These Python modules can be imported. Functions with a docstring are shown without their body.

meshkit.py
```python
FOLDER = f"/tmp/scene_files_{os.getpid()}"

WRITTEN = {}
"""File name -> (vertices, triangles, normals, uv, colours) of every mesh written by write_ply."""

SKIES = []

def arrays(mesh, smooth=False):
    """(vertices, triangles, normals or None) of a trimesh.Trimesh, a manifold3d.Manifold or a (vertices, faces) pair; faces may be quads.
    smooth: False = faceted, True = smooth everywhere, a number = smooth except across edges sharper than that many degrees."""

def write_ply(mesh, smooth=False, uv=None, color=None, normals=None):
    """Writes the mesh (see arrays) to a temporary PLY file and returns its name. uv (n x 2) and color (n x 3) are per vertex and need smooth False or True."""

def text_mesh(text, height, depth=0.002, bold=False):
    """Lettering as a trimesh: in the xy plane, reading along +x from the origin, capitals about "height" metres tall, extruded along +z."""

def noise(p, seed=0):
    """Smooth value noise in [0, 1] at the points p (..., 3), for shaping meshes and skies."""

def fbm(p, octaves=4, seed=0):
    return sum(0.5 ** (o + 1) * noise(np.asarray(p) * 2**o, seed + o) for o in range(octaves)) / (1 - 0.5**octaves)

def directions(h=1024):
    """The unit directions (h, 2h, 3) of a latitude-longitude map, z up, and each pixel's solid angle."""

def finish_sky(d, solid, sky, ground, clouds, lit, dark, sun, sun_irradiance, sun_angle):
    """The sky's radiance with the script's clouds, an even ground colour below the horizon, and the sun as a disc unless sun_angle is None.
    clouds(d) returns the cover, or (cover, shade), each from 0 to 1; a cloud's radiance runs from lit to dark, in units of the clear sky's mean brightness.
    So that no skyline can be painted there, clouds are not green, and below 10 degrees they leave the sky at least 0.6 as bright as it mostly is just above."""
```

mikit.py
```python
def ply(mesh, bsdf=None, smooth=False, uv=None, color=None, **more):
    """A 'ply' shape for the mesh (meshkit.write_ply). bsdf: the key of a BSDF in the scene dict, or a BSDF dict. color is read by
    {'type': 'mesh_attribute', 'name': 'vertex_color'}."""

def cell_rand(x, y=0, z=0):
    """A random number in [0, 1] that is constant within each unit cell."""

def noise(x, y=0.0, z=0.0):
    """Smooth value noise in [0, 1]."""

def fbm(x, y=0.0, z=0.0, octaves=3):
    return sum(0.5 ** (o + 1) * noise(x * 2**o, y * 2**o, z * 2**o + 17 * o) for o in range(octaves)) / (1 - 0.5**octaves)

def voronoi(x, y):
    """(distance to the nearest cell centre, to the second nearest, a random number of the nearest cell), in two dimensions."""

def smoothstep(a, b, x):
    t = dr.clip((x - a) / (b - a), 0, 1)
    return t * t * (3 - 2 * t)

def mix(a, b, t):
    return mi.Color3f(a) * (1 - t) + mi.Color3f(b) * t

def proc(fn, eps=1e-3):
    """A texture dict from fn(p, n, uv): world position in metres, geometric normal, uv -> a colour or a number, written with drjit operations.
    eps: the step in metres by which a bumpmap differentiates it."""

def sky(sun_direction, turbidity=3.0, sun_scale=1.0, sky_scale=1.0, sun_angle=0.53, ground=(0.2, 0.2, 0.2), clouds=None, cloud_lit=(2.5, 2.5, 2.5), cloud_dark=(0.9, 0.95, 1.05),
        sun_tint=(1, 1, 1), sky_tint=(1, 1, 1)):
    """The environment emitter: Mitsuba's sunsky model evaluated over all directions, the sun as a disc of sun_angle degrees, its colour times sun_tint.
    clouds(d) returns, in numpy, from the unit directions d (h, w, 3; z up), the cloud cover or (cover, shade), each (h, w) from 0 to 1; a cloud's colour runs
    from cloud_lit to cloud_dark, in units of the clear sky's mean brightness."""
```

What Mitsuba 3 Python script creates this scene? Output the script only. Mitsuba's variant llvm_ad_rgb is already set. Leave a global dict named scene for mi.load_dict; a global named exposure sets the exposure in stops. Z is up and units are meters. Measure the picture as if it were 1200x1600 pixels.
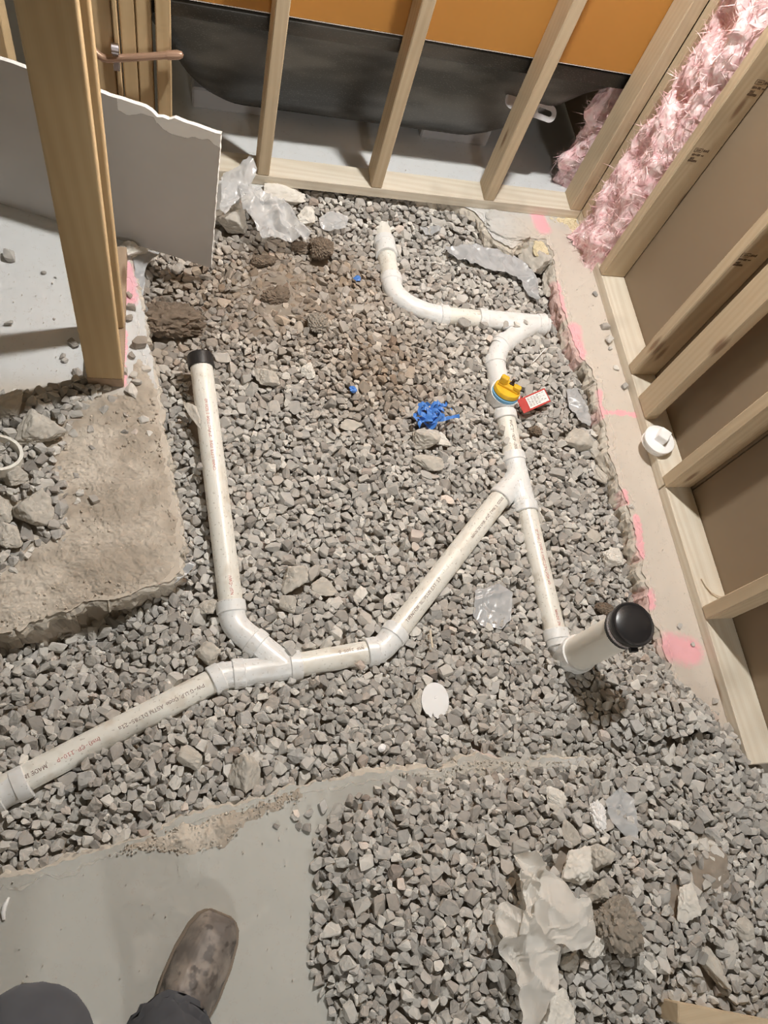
# Basement bathroom rough-in: drain pipework in a gravel trench cut through a concrete slab, framed walls around it.
import math, numpy as np, trimesh, drjit as dr, mitsuba as mi, mikit, meshkit
import manifold3d as m3
from mikit import proc, noise, fbm, smoothstep, mix, ply
from scipy.spatial.transform import Rotation as Rot
from shapely.geometry import Polygon, LineString, Point
import shapely, shapely.affinity
T = mi.ScalarTransform4f
scene, labels = {}, {}
rng = np.random.default_rng(11)

# ------------------------------------------------------------------ camera, lights, exposure
exposure = 0.8
H, F = 1.76, 1158.464639
MC = Rot.from_rotvec([2.68853292, -0.0904434446, 0.361262828]).as_matrix()   # world -> camera (x right, y down, z forward)
cw = np.eye(4); cw[:3, 0], cw[:3, 1], cw[:3, 2], cw[:3, 3] = -MC[0], -MC[1], MC[2], [0, 0, H]
scene['camera'] = {'type': 'perspective', 'fov': 2 * math.degrees(math.atan(600 / F)), 'fov_axis': 'x', 'near_clip': 0.05, 'far_clip': 50.0, 'to_world': T(cw)}
LAMP = (0.81, 1.60, 2.42)
scene['room_light'] = {'type': 'constant', 'radiance': {'type': 'rgb', 'value': [0.062, 0.052, 0.038]}}
LAMP_POWER, FILL_POWER = 2600.0, 2600.0

# ------------------------------------------------------------------ helpers
def at(px, py, z=0.0):
    """The world point at height z that the photograph shows at (px, py)."""
    d = MC.T @ np.array([px - 600, py - 800, F]); return np.array([0, 0, H]) + d * ((z - H) / d[2])
def aty(px, py, y):
    d = MC.T @ np.array([px - 600, py - 800, F]); return np.array([0, 0, H]) + d * (y / d[1])
def depth(P): return float((MC @ (np.asarray(P, float) - [0, 0, H]))[2])
def pxm(px, py, z=0.0): return depth(at(px, py, z)) / F      # metres per pixel
def unit(v): v = np.asarray(v, float); return v / np.linalg.norm(v)
def cat(ms): return trimesh.util.concatenate([m for m in ms])
def key_for(name):
    if name not in scene and name not in labels: return name
    k = 1
    while f'{name}_{k:03d}' in scene or f'{name}_{k:03d}' in labels: k += 1
    return f'{name}_{k:03d}'
def thing(name, label, category, group=None):
    k = key_for(name); labels[k] = {'label': label, 'category': category}
    if group: labels[k]['group'] = group
    return k
def struct(name, label=None):
    labels[name] = {'kind': 'structure'}
    if label: labels[name]['label'] = label
    return name
def put(key, mesh, mat, smooth=False, color=None, **kw):
    scene[key] = ply(mesh, mat, smooth=smooth, color=color, **kw); return key
def part(parent, name, mesh, mat, smooth=False, label=None, color=None):
    k = key_for(parent + '__' + name); put(k, mesh, mat, smooth, color)
    if label: labels[k] = {'label': label}
    elif k not in labels: pass
    return k
def box(lo, hi, c=0.002, n=0):
    """A box with chamfered (or, n>0, rounded) edges."""
    lo, hi = np.minimum(lo, hi), np.maximum(lo, hi); pts = []
    c = min(c, 0.45 * float((hi - lo).min()))
    if n: s = trimesh.creation.icosphere(n, c).vertices
    else: s = np.vstack([np.eye(3), -np.eye(3)]) * c
    for i in np.ndindex(2, 2, 2):
        q = np.where(np.array(i), hi - c, lo + c); pts.append(q + s)
    pts = np.vstack(pts)
    if not n:
        keep = []
        for q in pts:
            keep.append(q)
        pts = np.array(keep)
    return trimesh.convex.convex_hull(pts)
def frame_from(d):
    d = unit(d); a = np.array([0, 0, 1.0]) if abs(d[2]) < 0.9 else np.array([1.0, 0, 0])
    x = unit(np.cross(a, d)); return x, np.cross(d, x), d
def sweep(path, rad, seg=28, caps=True):
    """A round tube along the path; rad a number or one per point."""
    path = np.asarray(path, float); n = len(path); rad = np.broadcast_to(rad, n)
    tan = np.gradient(path, axis=0); ring = []
    x, y, _ = frame_from(tan[0]); a = np.arange(seg) * 2 * np.pi / seg
    for i in range(n):
        t = unit(tan[i]); x = unit(x - t * (x @ t)); y = np.cross(t, x)
        ring.append(path[i] + rad[i] * (np.cos(a)[:, None] * x + np.sin(a)[:, None] * y))
    v = np.vstack(ring); f = []; j = np.arange(seg); k = (j + 1) % seg
    for i in range(n - 1):
        b = i * seg
        f += [np.stack([b + j, b + k, b + seg + k], 1), np.stack([b + j, b + seg + k, b + seg + j], 1)]
    if caps:
        v = np.vstack([v, path[:1], path[-1:]]); c0, c1 = len(v) - 2, len(v) - 1; b = (n - 1) * seg
        f += [np.stack([k, j, j * 0 + c0], 1), np.stack([b + j, b + k, j * 0 + c1], 1)]
    return trimesh.Trimesh(v, np.vstack(f), process=False)
def lathe(p0, d, prof, seg=32):
    """Revolve (t along d, radius) about the axis through p0."""
    d = unit(d); x, y, _ = frame_from(d); a = np.arange(seg) * 2 * np.pi / seg
    cs = np.cos(a)[:, None] * x + np.sin(a)[:, None] * y
    v = np.vstack([np.asarray(p0) + d * t + max(r, 1e-5) * cs for t, r in prof]); f = []; j = np.arange(seg); k = (j + 1) % seg
    for i in range(len(prof) - 1):
        b = i * seg; f += [np.stack([b + j, b + k, b + seg + k], 1), np.stack([b + j, b + seg + k, b + seg + j], 1)]
    return trimesh.Trimesh(v, np.vstack(f), process=False)
def arc(p0, d0, p1, d1, n=10):
    """Smooth curve from p0 (heading d0) to p1 (heading d1)."""
    L = np.linalg.norm(np.subtract(p1, p0)); t = np.linspace(0, 1, n)[:, None]
    a, b = np.asarray(p0) + unit(d0) * L * 0.36, np.asarray(p1) - unit(d1) * L * 0.36
    return (1 - t)**3 * p0 + 3 * t * (1 - t)**2 * a + 3 * t * t * (1 - t) * b + t**3 * p1
def xform(mesh, R=np.eye(3), t=(0, 0, 0)):
    m = mesh.copy(); m.vertices = m.vertices @ np.asarray(R).T + np.asarray(t); return m
_ico = {k: trimesh.creation.icosphere(k) for k in (1, 2, 3, 4)}
def rock(size, seed, level=2, rough=0.05, planes=11, sharp=18.0, freq=3.0):
    """An angular stone: a ball cut by random planes (softly), with fractal roughness; size = full extents."""
    r = np.random.default_rng(seed); d = _ico[level].vertices
    n = r.normal(size=(planes, 3)); n /= np.linalg.norm(n, axis=1, keepdims=True)
    off = r.uniform(0.62, 1.0, planes)
    c = np.maximum(d @ n.T, 0.02) / off
    rad = 1.0 / (np.mean(c**sharp, axis=1)**(1 / sharp) * 1.15 + 1e-6)
    rad = np.minimum(rad, 1.5)
    v = d * rad[:, None]
    if rough: v = v * (1 + rough * 2 * (meshkit.fbm(d * freq + seed % 97, 4, seed % 1000) - 0.5))[:, None]
    lo, hi = v.min(0), v.max(0)
    v = (v - (lo + hi) / 2) / (hi - lo) * np.asarray(size)
    return trimesh.Trimesh(v, _ico[level].faces.copy(), process=False)
def grid_mesh(fn, nu, nv):
    u, v = np.meshgrid(np.linspace(0, 1, nu), np.linspace(0, 1, nv), indexing='ij')
    P = fn(u, v).reshape(-1, 3); i = np.arange(nu * nv).reshape(nu, nv)
    q = np.stack([i[:-1, :-1], i[1:, :-1], i[1:, 1:], i[:-1, 1:]], -1).reshape(-1, 4)
    return trimesh.Trimesh(P, np.vstack([q[:, [0, 1, 2]], q[:, [0, 2, 3]]]), process=False)
def mul(c, k): return (c[0] * k, c[1] * k, c[2] * k)

# ------------------------------------------------------------------ materials
def rgb(c): return {'type': 'rgb', 'value': list(map(float, c))}
def pr(col, rough=0.6, spec=0.4, **k):
    return {'type': 'twosided', 'b': {'type': 'principled', 'base_color': proc(col) if callable(col) else rgb(col), 'roughness': rough, 'specular': spec, **k}}
def bump(b, fn, scale=1.0, eps=1e-3):
    return {'type': 'twosided', 'b': {'type': 'bumpmap', 'arbitrary': {**proc(fn, eps)}, 'scale': scale, 'bsdf': b['b']}}
def wood(axis, c0, c1, cd):
    ax = {'x': 0, 'y': 1, 'z': 2}[axis]; o = [i for i in range(3) if i != ax]
    def fn(p, n, uv):
        u, a, b = p[ax], p[o[0]], p[o[1]]
        w = noise(a * 7, b * 7, u * 0.7) * 2.0 + noise(a * 31, b * 31, u * 2.0) * 0.25
        ring = 0.5 + 0.5 * dr.sin((a * 46 + b * 52 + w * 3.4) * 6.2832)
        ring = ring * (0.35 + 0.65 * noise(a * 5, b * 5, u * 1.5 + 9))
        fine = noise(a * 700, b * 700, u * 14)
        t = dr.clip(ring * 0.6 + fine * 0.25 + noise(a * 40, b * 40, u * 2) * 0.3 - 0.1, 0, 1)
        c = mix(c0, c1, t)
        k = mikit.voronoi(u * 2.1 + 3.1, (a + b) * 9.0 + 1.7)
        kn = (1 - smoothstep(0.03, 0.11, k[0])) * dr.select(k[2] > 0.72, 1.0, 0.0)
        dirt = smoothstep(0.62, 0.85, fbm(p[0] * 7, p[1] * 7, p[2] * 3.1, 3)) * 0.35
        return mix(mix(c, cd, kn * 0.75), mul(c1, 0.6), dirt)
    return pr(fn, 0.62, 0.25)
for a in 'xyz':
    scene['wood_' + a] = wood(a, (0.54, 0.44, 0.305), (0.45, 0.345, 0.225), (0.17, 0.09, 0.05))
scene['plate_wood_x'] = wood('x', (0.70, 0.65, 0.55), (0.55, 0.47, 0.355), (0.22, 0.13, 0.07))
scene['plate_wood_y'] = wood('y', (0.70, 0.65, 0.55), (0.55, 0.47, 0.355), (0.22, 0.13, 0.07))
scene['warm_wood_z'] = wood('z', (0.60, 0.455, 0.27), (0.52, 0.37, 0.20), (0.16, 0.08, 0.035))
scene['treated_wood_y'] = wood('y', (0.42, 0.31, 0.22), (0.33, 0.24, 0.165), (0.14, 0.08, 0.04))
LX = [float(at(x, y)[0]) for x, y in ((880, 470), (902, 540), (845, 350), (1065, 1015), (1012, 935), (998, 838), (203, 440), (968, 645))]
PINK = [((868, 442), (880, 492), 0.016), ((897, 512), (905, 556), 0.024), ((842, 340), (848, 356), 0.03), ((1050, 1012), (1078, 1018), 0.042), ((1013, 925), (1016, 945), 0.018),
        ((994, 808), (1002, 868), 0.012), ((975, 770), (978, 782), 0.012), ((936, 612), (940, 650), 0.010), ((201, 415), (204, 470), 0.02), ((936, 643), (1000, 648), 0.009), ((760, 1165), (775, 1170), 0.02), ((195, 520), (192, 600), 0.008)]
PINK = [(at(*a)[:2], at(*b)[:2], r) for a, b, r in PINK]
def pinkness(p):
    k = mi.Float(0)
    wob = (noise(p[0] * 45, p[1] * 45) - 0.5) * 0.008 + (noise(p[0] * 190, p[1] * 190, 5) - 0.5) * 0.008
    for a, b, r in PINK:
        d = b - a; L = max(float(d @ d), 1e-9)
        t = dr.clip(((p[0] - a[0]) * d[0] + (p[1] - a[1]) * d[1]) / L, 0, 1)
        q = dr.sqrt(dr.square(p[0] - a[0] - t * d[0]) + dr.square(p[1] - a[1] - t * d[1])) + wob
        k = dr.maximum(k, 1 - smoothstep(r * 0.55, r * 1.35, q))
    return k
def slab_color(p, n, uv):
    x, y = p[0], p[1]
    m = fbm(x * 5, y * 5, 0, 4); fine = noise(x * 90, y * 90) * 0.5 + noise(x * 400, y * 400) * 0.5
    c = mix((0.50, 0.505, 0.49), (0.565, 0.57, 0.565), m)
    left = smoothstep(0.25, -0.25, x) * smoothstep(1.05, 1.25, y)                      # cleaner floor beyond the walls
    back = smoothstep(2.0, 2.1, y)
    c = mix(c, (0.63, 0.645, 0.65), dr.maximum(left, back))
    right = smoothstep(0.95, 1.12, x + (y - 0.6) * -0.08) * smoothstep(2.02, 1.9, y) * smoothstep(-0.05, 0.15, y)
    c = mix(c, mix((0.60, 0.545, 0.48), (0.55, 0.49, 0.425), m), right)                 # dusted strip along the wall
    pen = smoothstep(0.22, 0.12, x) * smoothstep(0.38, 0.44, y) * smoothstep(1.24, 1.12, y)
    c = mix(c, mix((0.45, 0.395, 0.33), (0.58, 0.53, 0.455), m), pen)
    near = smoothstep(0.36, 0.16, y) * smoothstep(0.95, 0.8, x)
    c = mix(c, mix((0.41, 0.412, 0.382), (0.485, 0.487, 0.455), m), near)
    c = mix(c, (0.55, 0.545, 0.51), smoothstep(0.56, 0.68, fbm(x * 6 + 1, y * 6, 7, 4)) * near * 0.55)
    rust = smoothstep(0.58, 0.72, fbm(x * 2.2 + 4, y * 2.2, 3, 3)) * 0.35
    c = mix(c, (0.47, 0.38, 0.29), rust * near)
    c = mix(c, mul((0.5, 0.45, 0.4), 0.8), smoothstep(0.66, 0.9, fine) * 0.25)
    return mix(c, (0.92, 0.36, 0.45), pinkness(p) * 0.62)
scene['slab'] = bump(pr(slab_color, 0.7, 0.3), lambda p, n, uv: noise(p[0] * 22, p[1] * 22) * 0.0012 + noise(p[0] * 130, p[1] * 130) * 0.0006, 1.0)
def broken_color(p, n, uv):
    m = fbm(p[0] * 30, p[1] * 30, p[2] * 30, 4)
    ag = mikit.voronoi(p[0] * 60 + p[2] * 40, p[1] * 60 - p[2] * 30)
    c = mix((0.50, 0.455, 0.39), (0.62, 0.58, 0.51), m)
    c = mix(c, (0.30, 0.28, 0.25), dr.select(ag[2] > 0.7, 1.0, 0.0) * (1 - smoothstep(0.25, 0.4, ag[0])) * 0.6)
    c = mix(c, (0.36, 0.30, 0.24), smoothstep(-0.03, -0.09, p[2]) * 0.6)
    c = mix(c, slab_color(p, n, uv), smoothstep(-0.004, -0.0005, p[2]) * 0.8)
    return mix(c, (0.88, 0.40, 0.45), pinkness(p) * 0.3)
rough_fn = lambda p, n, uv: fbm(p[0] * 90, p[1] * 90, p[2] * 90, 3) * 0.006
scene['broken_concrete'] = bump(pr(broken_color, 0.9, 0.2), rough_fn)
scene['chunk'] = bump(pr(lambda p, n, uv: mix((0.40, 0.375, 0.335), (0.60, 0.57, 0.51), fbm(p[0] * 45, p[1] * 45, p[2] * 45, 4)), 0.9, 0.2), rough_fn)
scene['pale_chunk'] = bump(pr(lambda p, n, uv: mix((0.60, 0.57, 0.51), (0.80, 0.78, 0.73), fbm(p[0] * 60, p[1] * 60, p[2] * 60, 4)), 0.9, 0.2), rough_fn)
scene['clod'] = bump(pr(lambda p, n, uv: mix((0.10, 0.075, 0.055), (0.26, 0.21, 0.165), fbm(p[0] * 70, p[1] * 70, p[2] * 70, 4)), 0.95, 0.15), rough_fn)
scene['grey_clod'] = bump(pr(lambda p, n, uv: mix((0.20, 0.175, 0.145), (0.36, 0.325, 0.28), fbm(p[0] * 70, p[1] * 70, p[2] * 70, 4)), 0.95, 0.15), rough_fn)
scene['soil'] = bump(pr(lambda p, n, uv: mix((0.21, 0.175, 0.14), (0.38, 0.335, 0.285), fbm(p[0] * 40, p[1] * 40, p[2] * 40, 4)), 0.95, 0.15), rough_fn)
scene['dust'] = bump(pr(lambda p, n, uv: mix(mix((0.40, 0.35, 0.29), (0.60, 0.545, 0.47), smoothstep(0.3, 0.7, fbm(p[0] * 9, p[1] * 13, 2, 4))), (0.36, 0.31, 0.26), smoothstep(0.6, 0.85, fbm(p[0] * 160, p[1] * 160, 1, 2)) * 0.5), 0.95, 0.15),
                     lambda p, n, uv: noise(p[0] * 180, p[1] * 180) * 0.003 + noise(p[0] * 60, p[1] * 60) * 0.003)
scene['stone'] = bump({'type': 'twosided', 'b': {'type': 'principled', 'base_color': {'type': 'mesh_attribute', 'name': 'vertex_color'}, 'roughness': 0.8, 'specular': 0.25}},
                      lambda p, n, uv: noise(p[0] * 260, p[1] * 260, p[2] * 260) * 0.0022)
def pvc(c, dirt_amt, dirt_c=(0.42, 0.33, 0.22)):
    def fn(p, n, uv):
        d = smoothstep(0.5, 0.8, fbm(p[0] * 26, p[1] * 26, p[2] * 26, 3)) * dirt_amt
        s = smoothstep(0.78, 0.86, noise(p[0] * 230, p[1] * 230, p[2] * 230)) * dirt_amt
        return mix(mix(c, dirt_c, d), mul(dirt_c, 0.5), s)
    return pr(fn, 0.32, 0.5)
scene['pipe_plastic'] = pvc((0.80, 0.785, 0.725), 0.35)
scene['fitting_plastic'] = pvc((0.78, 0.79, 0.785), 0.22)
scene['stack_plastic'] = pr((0.74, 0.715, 0.65), 0.35, 0.5)
scene['white_plastic'] = pr((0.88, 0.885, 0.88), 0.35, 0.5)
scene['primer'] = pr((0.75, 0.42, 0.38), 0.5)
scene['black_rubber'] = pr((0.018, 0.018, 0.019), 0.42, 0.5)
scene['black_cap'] = pr((0.016, 0.016, 0.018), 0.28, 0.5)
scene['steel'] = {'type': 'twosided', 'b': {'type': 'roughconductor', 'material': 'Cr', 'alpha': 0.22, 'specular_reflectance': rgb((0.9, 0.9, 0.9))}}
scene['copper'] = {'type': 'twosided', 'b': {'type': 'principled', 'base_color': rgb((0.42, 0.27, 0.19)), 'metallic': 0.45, 'roughness': 0.4}}
scene['yellow_plastic'] = pr(lambda p, n, uv: mix((0.80, 0.50, 0.03), (0.72, 0.44, 0.03), noise(p[0] * 90, p[1] * 90)), 0.4, 0.5)
scene['blue_seal'] = pr((0.16, 0.38, 0.60), 0.45)
scene['blue_tape'] = pr((0.07, 0.22, 0.62), 0.4, 0.5)
scene['red_plastic'] = pr((0.50, 0.06, 0.05), 0.45)
scene['paper_white'] = pr((0.80, 0.79, 0.78), 0.6)
scene['white_disc'] = pr((0.86, 0.86, 0.86), 0.55)
scene['print_ink'] = pr((0.24, 0.18, 0.16), 0.8, 0.1)
scene['ink_dark'] = pr((0.06, 0.045, 0.04), 0.8, 0.1)
scene['ink_red'] = pr((0.50, 0.20, 0.18), 0.7, 0.1)
scene['stamp_ink'] = pr((0.13, 0.09, 0.06), 0.9, 0.1)
scene['drywall_face'] = pr(lambda p, n, uv: mix((0.50, 0.485, 0.465), (0.55, 0.53, 0.51), fbm(p[0] * 6, p[1] * 6, p[2] * 6, 3)), 0.75, 0.2)
scene['gypsum'] = bump(pr((0.84, 0.835, 0.815), 0.9, 0.1), lambda p, n, uv: fbm(p[0] * 120, p[1] * 120, p[2] * 120, 3) * 0.004)
scene['drywall_back'] = pr(lambda p, n, uv: mix(mix((0.245, 0.185, 0.125), (0.28, 0.215, 0.15), fbm(p[0] * 3, p[1] * 3, p[2] * 3, 3)), (0.6, 0.54, 0.46), smoothstep(0.80, 0.95, fbm(p[0] * 9, p[1] * 9, p[2] * 9, 2)) * 0.2), 0.55, 0.3)
scene['orange_board'] = pr(lambda p, n, uv: mix((0.46, 0.215, 0.052), (0.42, 0.19, 0.042), fbm(p[0] * 5, p[2] * 5, p[1], 3)), 0.55, 0.3)
scene['tub_steel'] = {'type': 'twosided', 'b': {'type': 'principled', 'base_color': proc(lambda p, n, uv: mix((0.055, 0.055, 0.052), (0.16, 0.155, 0.145), smoothstep(0.35, 0.65, fbm(p[0] * 4, p[1] * 4, p[2] * 9, 3)) * 0.7 + smoothstep(0.6, 0.9, noise(p[0] * 300, p[1] * 300, p[2] * 300)) * 0.3)), 'metallic': 0.6, 'roughness': 0.38, 'specular': 0.5}}
scene['grey_plastic'] = pr((0.42, 0.42, 0.43), 0.5)
scene['insulation'] = {'type': 'twosided', 'b': {'type': 'principled', 'base_color': proc(lambda p, n, uv: mix((0.74, 0.46, 0.48), (0.92, 0.78, 0.78), dr.clip(fbm(p[0] * 90, p[1] * 90, p[2] * 45, 4) * 2.2 - 0.6, 0, 1))), 'roughness': 0.95, 'specular': 0.05}}
scene['poly_film'] = {'type': 'blendbsdf', 'weight': 0.62, 'a': {'type': 'thindielectric'}, 'b': {'type': 'twosided', 'b': {'type': 'principled', 'base_color': rgb((0.66, 0.67, 0.68)), 'roughness': 0.22, 'specular': 0.6}}}
scene['milky_film'] = {'type': 'principledthin', 'base_color': proc(lambda p, n, uv: mix((0.80, 0.775, 0.72), (0.90, 0.885, 0.85), fbm(p[0] * 30, p[1] * 30, p[2] * 30, 3))), 'roughness': 0.45, 'diff_trans': 0.7, 'spec_trans': 0.0}
scene['grey_film'] = pr(lambda p, n, uv: mix((0.33, 0.34, 0.35), (0.46, 0.47, 0.48), fbm(p[0] * 40, p[1] * 40, p[2] * 40, 3)), 0.3, 0.55)
scene['sawdust_look'] = bump(pr(lambda p, n, uv: mix((0.60, 0.50, 0.31), (0.78, 0.70, 0.50), noise(p[0] * 350, p[1] * 350, p[2] * 350)), 0.95, 0.1), lambda p, n, uv: noise(p[0] * 350, p[1] * 350, p[2] * 350) * 0.004)
scene['twine_look'] = pr((0.66, 0.58, 0.46), 0.8)
scene['denim'] = bump(pr(lambda p, n, uv: mix((0.050, 0.053, 0.062), (0.085, 0.09, 0.10), fbm(p[0] * 25, p[1] * 25, p[2] * 12, 3)), 0.85, 0.2, sheen=0.3), lambda p, n, uv: fbm(p[0] * 18, p[1] * 18, p[2] * 18, 3) * 0.01)
scene['boot_leather'] = bump(pr(lambda p, n, uv: mix(mix((0.13, 0.115, 0.105), (0.27, 0.235, 0.205), smoothstep(0.3, 0.7, fbm(p[0] * 26, p[1] * 26, p[2] * 26, 4))), (0.065, 0.055, 0.05), smoothstep(0.55, 0.75, fbm(p[0] * 60, p[1] * 60, p[2] * 60, 3)) * 0.8), 0.5, 0.35),
                             lambda p, n, uv: fbm(p[0] * 60, p[1] * 60, p[2] * 60, 3) * 0.002)
scene['boot_sole'] = pr((0.20, 0.165, 0.13), 0.8, 0.2)
scene['jacket'] = pr((0.10, 0.10, 0.105), 0.9, 0.1)
scene['skin'] = pr((0.60, 0.40, 0.30), 0.5, 0.4)
scene['porcelain'] = pr((0.85, 0.84, 0.80), 0.3, 0.5)

# ------------------------------------------------------------------ lamps (out of view, above and behind the frame)
def bulb(pos, power, label, r=0.045):
    t = thing('unseen_lamp', label, 'lamp')
    scene[t + '__bulb'] = {'type': 'sphere', 'center': list(pos), 'radius': r, 'bsdf': {'type': 'ref', 'id': 'paper_white'},
                           'emitter': {'type': 'area', 'radiance': rgb(np.array([1.0, 0.98, 0.94]) * power / (4 * math.pi**2 * r * r) )}}
    part(t, 'lampholder', lathe(np.add(pos, (0, 0, r)), (0, 0, 1), [(-0.01, 0), (-0.01, 0.02), (0.02, 0.028), (0.03, 0.055), (0.05, 0.055), (0.05, 0)]), 'porcelain', 40)
bulb(LAMP, LAMP_POWER / 20, 'bare bulb lamp in a porcelain holder above the pipe trench')
bulb((0.60, -4.2, 2.25), FILL_POWER / 20, 'large unseen globe lamp far behind the person, lighting the faces turned to the camera', 0.25)  # unseen lamp behind the camera, lights upright faces and softens shadows

# ------------------------------------------------------------------ slab with the trench cut out
def pts(L): return [tuple(at(x, y)[:2]) for x, y in L]
HOLE_PX = [(470, 268), (600, 296), (720, 322), (745, 335), (757, 352), (775, 376), (800, 388), (832, 374), (853, 374), (862, 398), (866, 430), (873, 470), (886, 500), (893, 530), (905, 558), (924, 578), (931, 606), (934, 640), (944, 664),
           (947, 702), (957, 732), (971, 770), (986, 812), (996, 862), (1003, 902), (1010, 935), (1014, 958), (1028, 985), (1036, 1015), (1042, 1046), (1052, 1078), (1075, 1102), (1105, 1122), (1090, 1142), (1020, 1152), (985, 1168), (905, 1180),
           (830, 1184), (745, 1178), (700, 1194), (640, 1200), (560, 1206), (500, 1216), (440, 1230), (390, 1248), (330, 1262), (260, 1288), (190, 1310), (120, 1338), (40, 1362), (-60, 1392), (-260, 1460)]
LEFT_PX = [(-260, 1040), (-60, 1012), (0, 994), (60, 972), (130, 948), (200, 930), (262, 912), (280, 892), (286, 862), (280, 800), (268, 740), (256, 680), (248, 620), (242, 570), (233, 520), (222, 475), (212, 440), (207, 410), (213, 392), (245, 372), (300, 345), (345, 328), (372, 318), (398, 300), (430, 288)]
def densify(P, step=0.008):
    P = np.asarray(P); out = []
    for a, b in zip(P, np.roll(P, -1, 0)):
        n = max(1, int(np.linalg.norm(b - a) / step)); out += [a + (b - a) * i / n for i in range(n)]
    out = np.array(out); q = np.c_[out, out[:, 0] * 0]
    w = np.stack([meshkit.fbm(q * 26, 4, s) - 0.5 for s in (3, 9)], 1) * 0.030 + np.stack([meshkit.noise(q * 150, s) - 0.5 for s in (5, 6)], 1) * 0.008
    return out + w
hole = densify(pts(HOLE_PX + LEFT_PX))
hole_poly = Polygon(hole).buffer(0)
SLAB_T = 0.11
outer = shapely.box(-2.4, -5.0, 3.0, 3.3)
top_poly = outer.difference(hole_poly.buffer(0.004))
tv, tf = trimesh.creation.triangulate_polygon(top_poly, engine='earcut')
top = trimesh.Trimesh(np.c_[tv, np.zeros(len(tv))], tf, process=False)
if top.face_normals[:, 2].mean() < 0: top.invert()
struct('floor', 'concrete basement slab with a trench broken out of it')
put('floor', top, 'slab')
ring = np.array(hole_poly.exterior.coords)[:-1]
if hole_poly.exterior.is_ccw: ring = ring[::-1]
tang = np.roll(ring, -1, 0) - np.roll(ring, 1, 0); tang /= np.linalg.norm(tang, axis=1, keepdims=True) + 1e-9
inn = np.c_[tang[:, 1], -tang[:, 0]]                       # towards the hole (ring is clockwise)
inn = inn * np.sign([(Point(ring[0] + inn[0] * 0.004).within(hole_poly)) - 0.5])
for _ in range(12): inn = (inn + np.roll(inn, 1, 0) + np.roll(inn, -1, 0)); inn /= np.linalg.norm(inn, axis=1, keepdims=True)
def offs(s, f): return (meshkit.fbm(np.c_[ring * f, ring[:, 0] * 0 + s], 4, 7) - 0.5)
rows = []
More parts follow.
